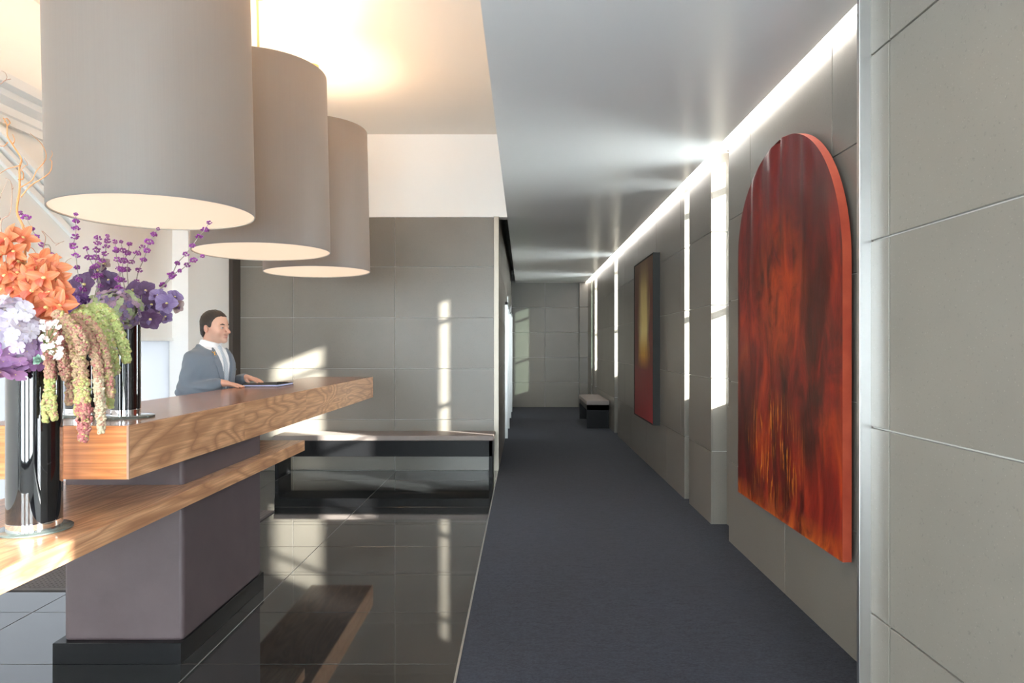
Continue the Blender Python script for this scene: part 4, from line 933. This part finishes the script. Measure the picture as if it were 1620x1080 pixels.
class SDF:
    def __init__(s, xs, ys, zs):
        s.xs, s.ys, s.zs = xs, ys, zs; s.F = np.full((len(xs), len(ys), len(zs)), .08, np.float32)
    def reg(s, lo, hi):
        r = []
        for ax, a in enumerate((s.xs, s.ys, s.zs)):
            i0 = max(0, np.searchsorted(a, lo[ax])-1); i1 = min(len(a), np.searchsorted(a, hi[ax])+1); r.append(slice(i0, i1))
        return tuple(r), np.meshgrid(s.xs[r[0]], s.ys[r[1]], s.zs[r[2]], indexing='ij')
    @staticmethod
    def smin(a, b, k):
        if k <= 0: return np.minimum(a, b)
        h = np.clip(.5+.5*(b-a)/k, 0, 1); return b+(a-b)*h-k*h*(1-h)
    def put(s, lo, hi, fn, k, cut=False):
        m = .03+k
        r, (X, Y, Z) = s.reg([l-m for l in lo], [h+m for h in hi])
        if X.size == 0: return s
        d = fn(X, Y, Z).astype(np.float32)
        s.F[r] = -s.smin(-s.F[r], d, k) if cut else s.smin(s.F[r], d, k); return s
    def ell(s, c, r, k=.01, cut=False, rot=0.0):
        def fn(X, Y, Z):
            x, y, z = X-c[0], Y-c[1], Z-c[2]
            if rot: cs, sn = math.cos(rot), math.sin(rot); x, z = x*cs+z*sn, -x*sn+z*cs      # about y
            k0 = np.sqrt((x/r[0])**2+(y/r[1])**2+(z/r[2])**2); k1 = np.sqrt((x/r[0]**2)**2+(y/r[1]**2)**2+(z/r[2]**2)**2)
            return k0*(k0-1)/np.maximum(k1, 1e-6)
        mr = max(r) if rot else 0
        rr = [max(mr, q) for q in r]
        return s.put([c[i]-rr[i] for i in range(3)], [c[i]+rr[i] for i in range(3)], fn, k, cut)
    def cap(s, a, b, ra, rb, k=.01, cut=False, flat=1.0):
        a = np.array(a, float); b = np.array(b, float)
        def fn(X, Y, Z):
            ab = b-a; L = ab@ab
            t = np.clip(((X-a[0])*ab[0]+(Y-a[1])*ab[1]+(Z-a[2])*ab[2])/L, 0, 1)
            return np.sqrt((X-a[0]-t*ab[0])**2+(Y-a[1]-t*ab[1])**2+((Z-a[2]-t*ab[2])/flat)**2)-(ra+(rb-ra)*t)
        m = max(ra, rb); return s.put(np.minimum(a, b)-m, np.maximum(a, b)+m, fn, k, cut)
    def out(s, name, mats, parent, post=None, smooth=1):
        s.F[0] = s.F[-1] = .05; s.F[:, 0] = s.F[:, -1] = .05; s.F[:, :, 0] = s.F[:, :, -1] = .05
        V, Q = surface_nets(s.F, s.xs, s.ys, s.zs)
        me = bpy.data.meshes.new(name); me.from_pydata(V.tolist(), [], Q.tolist()); me.update()
        me.polygons.foreach_set('use_smooth', [True]*len(me.polygons))
        for m_ in (mats if isinstance(mats, list) else [mats]): me.materials.append(m_)
        o = bpy.data.objects.new(name, me); COL.objects.link(o); o.parent = parent
        if smooth:
            md = o.modifiers.new('smooth', 'SMOOTH'); md.factor = .5; md.iterations = smooth
        if post: post(me, V)
        return o
def axis(segs):
    out = []
    for a, b, st in segs: out += list(np.arange(a, b, st))
    return np.array(sorted(set(round(v, 5) for v in out)))
def smx(a, b, k):
    h = np.clip(.5-.5*(b-a)/k, 0, 1); return b+(a-b)*h+k*h*(1-h)

MAN = (-2.385, 5.08, 0); YAW = R(-13)
per = empty('person', MAN, YAW); tag(per, 'receptionist in grey-blue suit and pale tie standing behind the desk', 'person')
TZ = [.66, .78, .85, .95, 1.05, 1.15, 1.25, 1.33, 1.39, 1.43, 1.46, 1.50, 1.6]
TB = [.180, .172, .168, .168, .158, .163, .176, .184, .168, .128, .082, .058, .056]
TA = [.115, .118, .118, .122, .112, .112, .118, .115, .102, .086, .068, .058, .058]
TC = [0, 0, 0, 0, .004, .008, .012, .010, .004, 0, 0, .004, .008]
def torso(X, Y, Z, off=0.0, z0=.85, z1=1.5, k=.02):
    a = np.interp(Z, TZ, TA)+off; b = np.interp(Z, TZ, TB)+off; cx = np.interp(Z, TZ, TC); e = 2.35
    q = (np.abs((X-cx)/a)**e+np.abs(Y/b)**e)**(1/e)
    d = (q-1)*np.minimum(a, b)*1.0
    return smx(smx(d, Z-z1, k), z0-Z, k)
SH = {1: (-.012, .178, 1.364), -1: (-.012, -.178, 1.364)}
EL = {-1: (-.030, -.240, 1.130), 1: (-.10, .268, 1.135)}
WR = {-1: (.190, -.125, 1.192), 1: (.150, .225, 1.212)}
SURF = {-1: DZ1, 1: DZ1+.02}
HD = {-1: (.93, .32), 1: (.97, -.12)}       # direction of the hands in plan
def arms(S, ru, re, rw, k, stop=1.0):
    for s in (1, -1):
        S.cap(SH[s], EL[s], ru, re, k)
        a = np.array(EL[s]); b = np.array(WR[s]); S.cap(a, a+(b-a)*stop, re, rw, k*.5)
# --- skin
SK = NT('skin'); at = SK.n('ShaderNodeAttribute', attribute_name='tint').outputs[0]
M['skin'] = SK.bs(color=at, rough=.45, sss=.12); SK.b.inputs['Subsurface Radius'].default_value = (.02, .008, .005); SK.b.inputs['Subsurface Scale'].default_value = .3
B = SDF(axis([(-.22, -.08, .005), (-.08, .17, .003), (.17, .42, .0035)]), axis([(-.36, -.09, .0045), (-.09, .09, .003), (.09, .36, .0045)]), axis([(-.005, 1.12, .009), (1.12, 1.24, .0035), (1.24, 1.46, .006), (1.46, 1.75, .003)]))
B.put((-.2, -.22, .80), (.2, .22, 1.5), lambda X, Y, Z: torso(X, Y, Z, 0.0), .02)
for s in (1, -1):
    B.cap((0, .085*s, .92), (.012, .095*s, .50), .085, .052, .03); B.cap((.012, .095*s, .50), (-.02, .10*s, .09), .05, .036, .02)
    B.cap((-.04, .10*s, .045), (.14, .125*s, .03), .038, .03, .02)
arms(B, .047, .038, .026, .035)
def hand(S, s):
    w = np.array(WR[s]); f = np.array([HD[s][0], HD[s][1], 0.]); f /= np.linalg.norm(f); l = np.array([-f[1], f[0], 0.])     # l = towards +y side
    th = -s                                                      # thumb points to the body's middle line: right hand +y, left hand -y
    zt = SURF[s]
    kn = w+f*.075; kn[2] = zt+.030
    S.cap(w, (w+kn)/2+np.array([0, 0, .0]), .026, .024, .012)
    for j, (o, ln, rr) in enumerate(((-.030, .060, .0078), (-.010, .074, .0085), (.011, .079, .0088), (.031, .071, .0085))):
        o2 = o*(th)
        base = kn+l*o2+f*(.006 if j in (1, 2) else 0); root = w+f*.02+l*o2*.6
        S.cap(root, base, .014, .0105, .012)
        d1 = f*.96+l*(o2*2.2); m1 = base+d1*ln*.46; m1[2] = zt+.022; m2 = m1+d1*ln*.32; m2[2] = zt+.0125; m3 = m2+d1*ln*.24; m3[2] = zt+rr*.8
        S.cap(base, m1, rr+.0012, rr+.0004, .004); S.cap(m1, m2, rr+.0004, rr, .002); S.cap(m2, m3, rr, rr-.0012, .002)
    t0 = w+f*.022+l*.018*th; t0[2] = zt+.026; t1 = t0+f*.034+l*.034*th; t1[2] = zt+.016; t2 = t1+f*.028+l*.008*th; t2[2] = zt+.010
    S.cap(t0, t1, .0135, .0105, .008); S.cap(t1, t2, .0103, .0085, .003)
hand(B, 1); hand(B, -1)
# head; yaw of the head relative to the chest is +9 degrees, made by turning the chest instead
HX, HZ = .03, 0.0
def hc(x, y, z): return (x+HX, y, z+HZ)
B.cap((-.012, 0, 1.42), hc(-.005, 0, 1.56), .060, .056, .02)
B.ell(hc(.008, 0, 1.640), (.100, .078, .090), .01)
B.ell(hc(.045, 0, 1.590), (.066, .060, .094), .03)
B.ell(hc(.052, 0, 1.528), (.052, .046, .036), .025)
B.ell(hc(.092, 0, 1.504), (.022, .024, .019), .02)
for s in (1, -1):
    B.ell(hc(.072, .040*s, 1.568), (.028, .020, .026), .022)                 # cheek
    B.cap(hc(.098, .012*s, 1.622), hc(.084, .050*s, 1.622), .011, .010, .014)    # brow
    B.ell(hc(.112, .030*s, 1.600), (.018, .021, .014), .010, True)           # socket
    B.ell(hc(.0885, .031*s, 1.600), (.0155, .0155, .0130), .004)             # lid
    B.ell(hc(-.004, .078*s, 1.592), (.017, .009, .031), .006, rot=.18)       # ear
    B.ell(hc(.002, .0885*s, 1.594), (.008, .005, .017), .004, True, rot=.18)
    B.ell(hc(.113, .0125*s, 1.560), (.012, .0075, .0085), .007)              # nostril wing
B.cap(hc(.101, 0, 1.614), hc(.133, 0, 1.573), .0085, .0115, .010)
B.ell(hc(.134, 0, 1.566), (.0120, .0105, .009), .007)
B.cap(hc(.1045, -.020, 1.5355), hc(.1045, .020, 1.5355), .0052, .0052, .006)
B.ell(hc(.1115, 0, 1.5365), (.0075, .021, .0055), .005)
B.ell(hc(.1085, 0, 1.5265), (.0085, .018, .0065), .005)
B.cap(hc(.1165, -.024, 1.5318), hc(.1165, .024, 1.5318), .0032, .0032, .002, True)
def tint_skin(me, V):
    base = np.array([.62, .36, .26]); C = np.tile(base, (len(V), 1)); x, y, z = V[:, 0]-HX, V[:, 1], V[:, 2]-HZ
    def mixc(wt, c): 
        nonlocal C; wt = np.clip(wt, 0, 1)[:, None]; C = C*(1-wt)+np.array(c)*wt
    jaw = np.clip((1.565-z)/.03, 0, 1)*np.clip((z-1.49)/.01, 0, 1)*np.clip((x-.0)/.03, 0, 1)
    mixc(jaw*.28, (.40, .27, .22))
    lip = np.exp(-(((z-1.5318)/.0075)**2+(y/.021)**4))*(x > .095); mixc(lip*.8, (.42, .13, .12))
    chk = np.exp(-(((z-1.565)/.025)**2+((np.abs(y)-.042)/.022)**2+((x-.08)/.04)**2)); mixc(chk*.35, (.66, .30, .22))
    mixc(np.exp(-(((z-1.57)/.02)**2+(y/.018)**2))*(x > .105)*.4, (.66, .31, .23))
    mixc((np.abs(y) > .08)*(np.abs(z-1.595) < .035)*.4, (.66, .27, .20))
    mixc(np.clip((1.3-z)/.02, 0, 1)*.35, (.66, .32, .24))
    ca = me.color_attributes.new('tint', 'FLOAT_COLOR', 'POINT'); c4 = np.ones((len(V), 4), np.float32); c4[:, :3] = C; ca.data.foreach_set('color', c4.ravel())
body = B.out('body', M['skin'], per, tint_skin, 1)
# --- eyes, brows, hair
EY = simple('eye_white', (.45, .43, .41), .2); IR = simple('dark_iris', (.02, .012, .008), .1)
for s in (1, -1):
    m = MB().lathe([(.0001, -.0125), (.0075, -.010), (.0125, 0), (.0075, .010), (.0001, .0125)], 16, caps=False)
    e_ = blobs('eye', [(0, 0, 0)], [.0130], None, EY, body, True); e_.location = (.0940+HX, .0315*s, 1.600); e_.scale = (1, 1.05, .58)
    blobs('iris', [(.0072, .001, 0)], [.0076], None, IR, e_, True)
HB = simple('dark_brown_hair', (.022, .014, .010), .5)
br = SDF(axis([(.06, .17, .002)]), axis([(-.07, .07, .002)]), axis([(1.60, 1.66, .002)]))
for s in (1, -1):
    br.cap(hc(.1085, .013*s, 1.6215), hc(.1055, .034*s, 1.6275), .0058, .0060, .003, flat=.8); br.cap(hc(.1055, .034*s, 1.6275), hc(.088, .056*s, 1.6205), .0060, .0035, .003, flat=.8)
br.out('eyebrows', HB, body)
hr = SDF(axis([(-.12, .16, .003)]), axis([(-.11, .11, .003)]), axis([(1.48, 1.77, .003)]))
hr.ell(hc(.004, 0, 1.644), (.107, .0845, .097), .0); hr.ell(hc(-.045, 0, 1.575), (.050, .064, .060), .03)
hl_x = [-.12, -.075, -.045, -.028, -.012, .004, .020, .034, .044, .056, .070, .084, .11]; hl_z = [1.515, 1.525, 1.540, 1.575, 1.618, 1.622, 1.600, 1.603, 1.640, 1.662, 1.682, 1.690, 1.700]
def hcut(X, Y, Z):
    zl = np.interp(X-HX, hl_x, hl_z)-.010*np.clip((.05-np.abs(Y))/.05, 0, 1)*((X-HX) > .05)
    return (zl-Z)*.7
hr.F = np.maximum(hr.F, hcut(*np.meshgrid(hr.xs, hr.ys, hr.zs, indexing='ij')))
G = np.meshgrid(hr.xs, hr.ys, hr.zs, indexing='ij'); hr.F += (.0014*np.sin(G[1]*230+G[0]*90)*np.sin(G[2]*140+G[0]*60)).astype(np.float32)
hr.out('hair', HB, body)
# --- shirt, tie, jacket, trousers, shoes
sh = SDF(axis([(-.16, .17, .005)]), axis([(-.22, .22, .005)]), axis([(.84, 1.55, .005)]))
sh.put((-.2, -.22, .88), (.2, .22, 1.55), lambda X, Y, Z: torso(X, Y, Z, .009, .88, 1.56), .0)
sh.cap((-.004, 0, 1.415), (.012, 0, 1.50), .0790, .0690, .012)
sh.F = np.maximum(sh.F, np.meshgrid(sh.xs, sh.ys, sh.zs, indexing='ij')[2] - (1.512-.30*np.clip(np.meshgrid(sh.xs, sh.ys, sh.zs, indexing='ij')[0], 0, .1)))
shirt = sh.out('shirt', M['white_cloth'], per)
cf = SDF(axis([(-.05, .26, .004)]), axis([(-.30, .32, .004)]), axis([(1.10, 1.27, .004)]))
for s in (1, -1):
    a = np.array(EL[s]); b = np.array(WR[s]); cf.cap(a+(b-a)*.80, a+(b-a)*.955, .034, .033, .0)
cf.out('shirt_cuffs', M['white_cloth'], shirt)
def poly2(Y, Z, poly):
    d = np.full(Y.shape, 1e9); sgn = np.ones(Y.shape); n_ = len(poly)
    for i in range(n_):
        ax_, ay = poly[i]; bx, by = poly[i-1]; ex, ey = bx-ax_, by-ay; wx_, wy = Y-ax_, Z-ay
        t = np.clip((wx_*ex+wy*ey)/(ex*ex+ey*ey), 0, 1); d = np.minimum(d, (wx_-ex*t)**2+(wy-ey*t)**2)
        c1 = Z >= ay; c2 = Z < by; c3 = ex*wy > ey*wx_
        sgn = np.where((c1 & c2 & c3) | (~c1 & ~c2 & ~c3), -sgn, sgn)
    return sgn*np.sqrt(d)
def layer(name, poly, o0, o1, mat, par, zmax=1.52):
    S = SDF(axis([(-.02, .19, .003)]), axis([(-.20, .20, .003)]), axis([(1.0, 1.53, .003)]))
    X, Y, Z = np.meshgrid(S.xs, S.ys, S.zs, indexing='ij')
    t = torso(X, Y, Z, 0, .5, 2.0); d = np.maximum(np.maximum(t-o1, o0-t), poly2(Y, Z, poly)); S.F = np.maximum(d, .0-X).astype(np.float32); return S, name, mat, par
TIE = NT('pale_blue_silk_tie'); tv = TIE.coords((1, 1, 1)); wv = TIE.n('ShaderNodeTexWave', {'Vector': tv, 'Scale': 30.0}, bands_direction='DIAGONAL').outputs[1]
M['tie'] = TIE.bs(color=TIE.mix(wv, (.40, .47, .55), (.52, .58, .65)), rough=.35, sheen=.3)
S, *_r = layer('tie', [(-.012, 1.445), (.012, 1.445), (.036, 1.08), (0, 1.04), (-.036, 1.08)], .004, .017, M['tie'], per)
S.ell((.080, 0, 1.447), (.018, .021, .022), .008); tie = S.out('tie', M['tie'], per)
FAB = NT('blue_grey_suit_wool'); fv = FAB.coords((900, 900, 900)); fz = FAB.noise(fv, 1, 2); f4 = FAB.noise(FAB.coords(), 12, 3)
M['suit'] = FAB.bs(color=FAB.mix(fz, (.115, .140, .178), (.180, .210, .255)), rough=.8, sheen=.2, normal=FAB.bump(f4, .15, .01))
J = SDF(axis([(-.20, .24, .0045)]), axis([(-.37, .37, .0045)]), axis([(.68, 1.53, .0045)]))
J.put((-.2, -.24, .70), (.2, .24, 1.48), lambda X, Y, Z: torso(X, Y, Z, .021+.012*np.clip((1.0-Z)/.3, 0, 1), .71, 1.492, .008), .0)
arms(J, .057, .053, .044, .04, .90)
for s in (1, -1): J.ell((-.012, .150*s, 1.395), (.062, .060, .030), .03)
G = np.meshgrid(J.xs, J.ys, J.zs, indexing='ij'); X, Y, Z = G
armw = np.clip((np.abs(Y)-.17)/.05, 0, 1)
J.F += (armw*(.0035*np.sin(Z*110+X*60+np.abs(Y)*40)*np.exp(-((Z-1.16)/.07)**2)+.002*np.sin(Z*60-X*80)*np.exp(-((Z-1.29)/.08)**2)) + (1-armw)*.002*np.sin(Z*70+np.abs(Y)*70)*np.exp(-((Z-1.12)/.08)**2)).astype(np.float32)
vz = np.interp(Z, [1.09, 1.12, 1.30, 1.42, 1.50], [-.02, .002, .048, .072, .070])
cutV = np.maximum(np.abs(Y)-vz, .0-X)
nk = np.sqrt((X-.006)**2+Y**2)-.079; cutN = np.maximum(nk, 1.43-Z)
J.F = np.maximum(J.F, -cutV).astype(np.float32); J.F = np.maximum(J.F, -cutN).astype(np.float32)
J.F = np.maximum(J.F, Z-(1.478-.42*np.clip(X+.03, 0, .12))).astype(np.float32)
jk = J.out('jacket', M['suit'], per, None, 2)
for s in (1, -1):
    pl = [(s*y, z) for y, z in ((.000, 1.10), (.030, 1.20), (.056, 1.32), (.072, 1.40), (.074, 1.455), (.100, 1.425), (.112, 1.385), (.094, 1.378), (.118, 1.352), (.080, 1.24), (.030, 1.12))]
    S, *_r = layer('lapel', pl, .016, .0275, M['suit'], jk); S.out('lapel', M['suit'], jk)
blobs('button', [(.151, 0, 1.085), (.147, 0, .98)], [.008, .008], None, M['black'], jk, True)
pk = SDF(axis([(.03, .19, .003)]), axis([(.04, .16, .003)]), axis([(1.24, 1.32, .003)])); X, Y, Z = np.meshgrid(pk.xs, pk.ys, pk.zs, indexing='ij'); t = torso(X, Y, Z, 0, .5, 2.0)
pk.F = np.maximum(np.maximum(t-.026, .018-t), poly2(Y, Z, [(.065, 1.268), (.065, 1.282), (.135, 1.292), (.135, 1.278)])).astype(np.float32); pk.out('breast_pocket', M['suit'], jk)
# lapel pin: small crossed keys in gold
kp = MB()
def on_chest(y, z, off=.0295):
    a = float(np.interp(z, TZ, TA))+off; b = float(np.interp(z, TZ, TB))+off; c = float(np.interp(z, TZ, TC)); return (c+a*max(0, 1-abs(y/b)**2.35)**(1/2.35), y, z)
kp.tube([on_chest(-.102, 1.395), on_chest(-.088, 1.418)], .0028, 6).tube([on_chest(-.088, 1.395), on_chest(-.102, 1.418)], .0028, 6)
for yy_, zz_ in ((-.103, 1.419), (-.087, 1.419)): kp.add([Vector(on_chest(yy_, zz_))+Vector(v)*.0055 for v in IV], [tuple(f) for f in IF])
kp.build('lapel_pin', simple('gold', (.85, .50, .12), .25, metal=1.0), jk)
T = SDF(axis([(-.16, .16, .008)]), axis([(-.24, .24, .008)]), axis([(.03, 1.02, .009)]))
T.put((-.2, -.2, .82), (.2, .2, 1.0), lambda X, Y, Z: torso(X, Y, Z, .008, .82, 1.0), .0)
for s in (1, -1): T.cap((0, .085*s, .88), (.012, .095*s, .50), .098, .075, .03); T.cap((.012, .095*s, .50), (-.015, .10*s, .10), .074, .062, .02)
T.out('trousers', M['suit'], per)
for s in (1, -1):
    S = SDF(axis([(-.12, .24, .005)]), axis([(.04*s-.12, .04*s+.2, .005)] if s > 0 else [(-.24, .0, .005)]), axis([(-.01, .14, .005)]))
    S.cap((-.05, .10*s, .045), (.13, .125*s, .036), .048, .040, .02); S.cap((-.04, .10*s, .05), (-.03, .10*s, .10), .046, .044, .02)
    S.F = np.maximum(S.F, -np.meshgrid(S.xs, S.ys, S.zs, indexing='ij')[2]).astype(np.float32); S.out('shoe', M['black'], per)
# wrist watch
a = np.array(EL[1]); b = np.array(WR[1]); wpos = a+(b-a)*.985; dv = Vector(b-a).normalized()
m = MB().lathe([(.0285, -.006), (.0305, -.006), (.0305, .006), (.0285, .006), (.0285, -.006)], 24, caps=False)
wt = m.build('wrist_watch', M['brass'], per); wt.location = Vector(wpos); wt.rotation_mode = 'QUATERNION'; wt.rotation_quaternion = dv.to_track_quat('Z', 'Y')
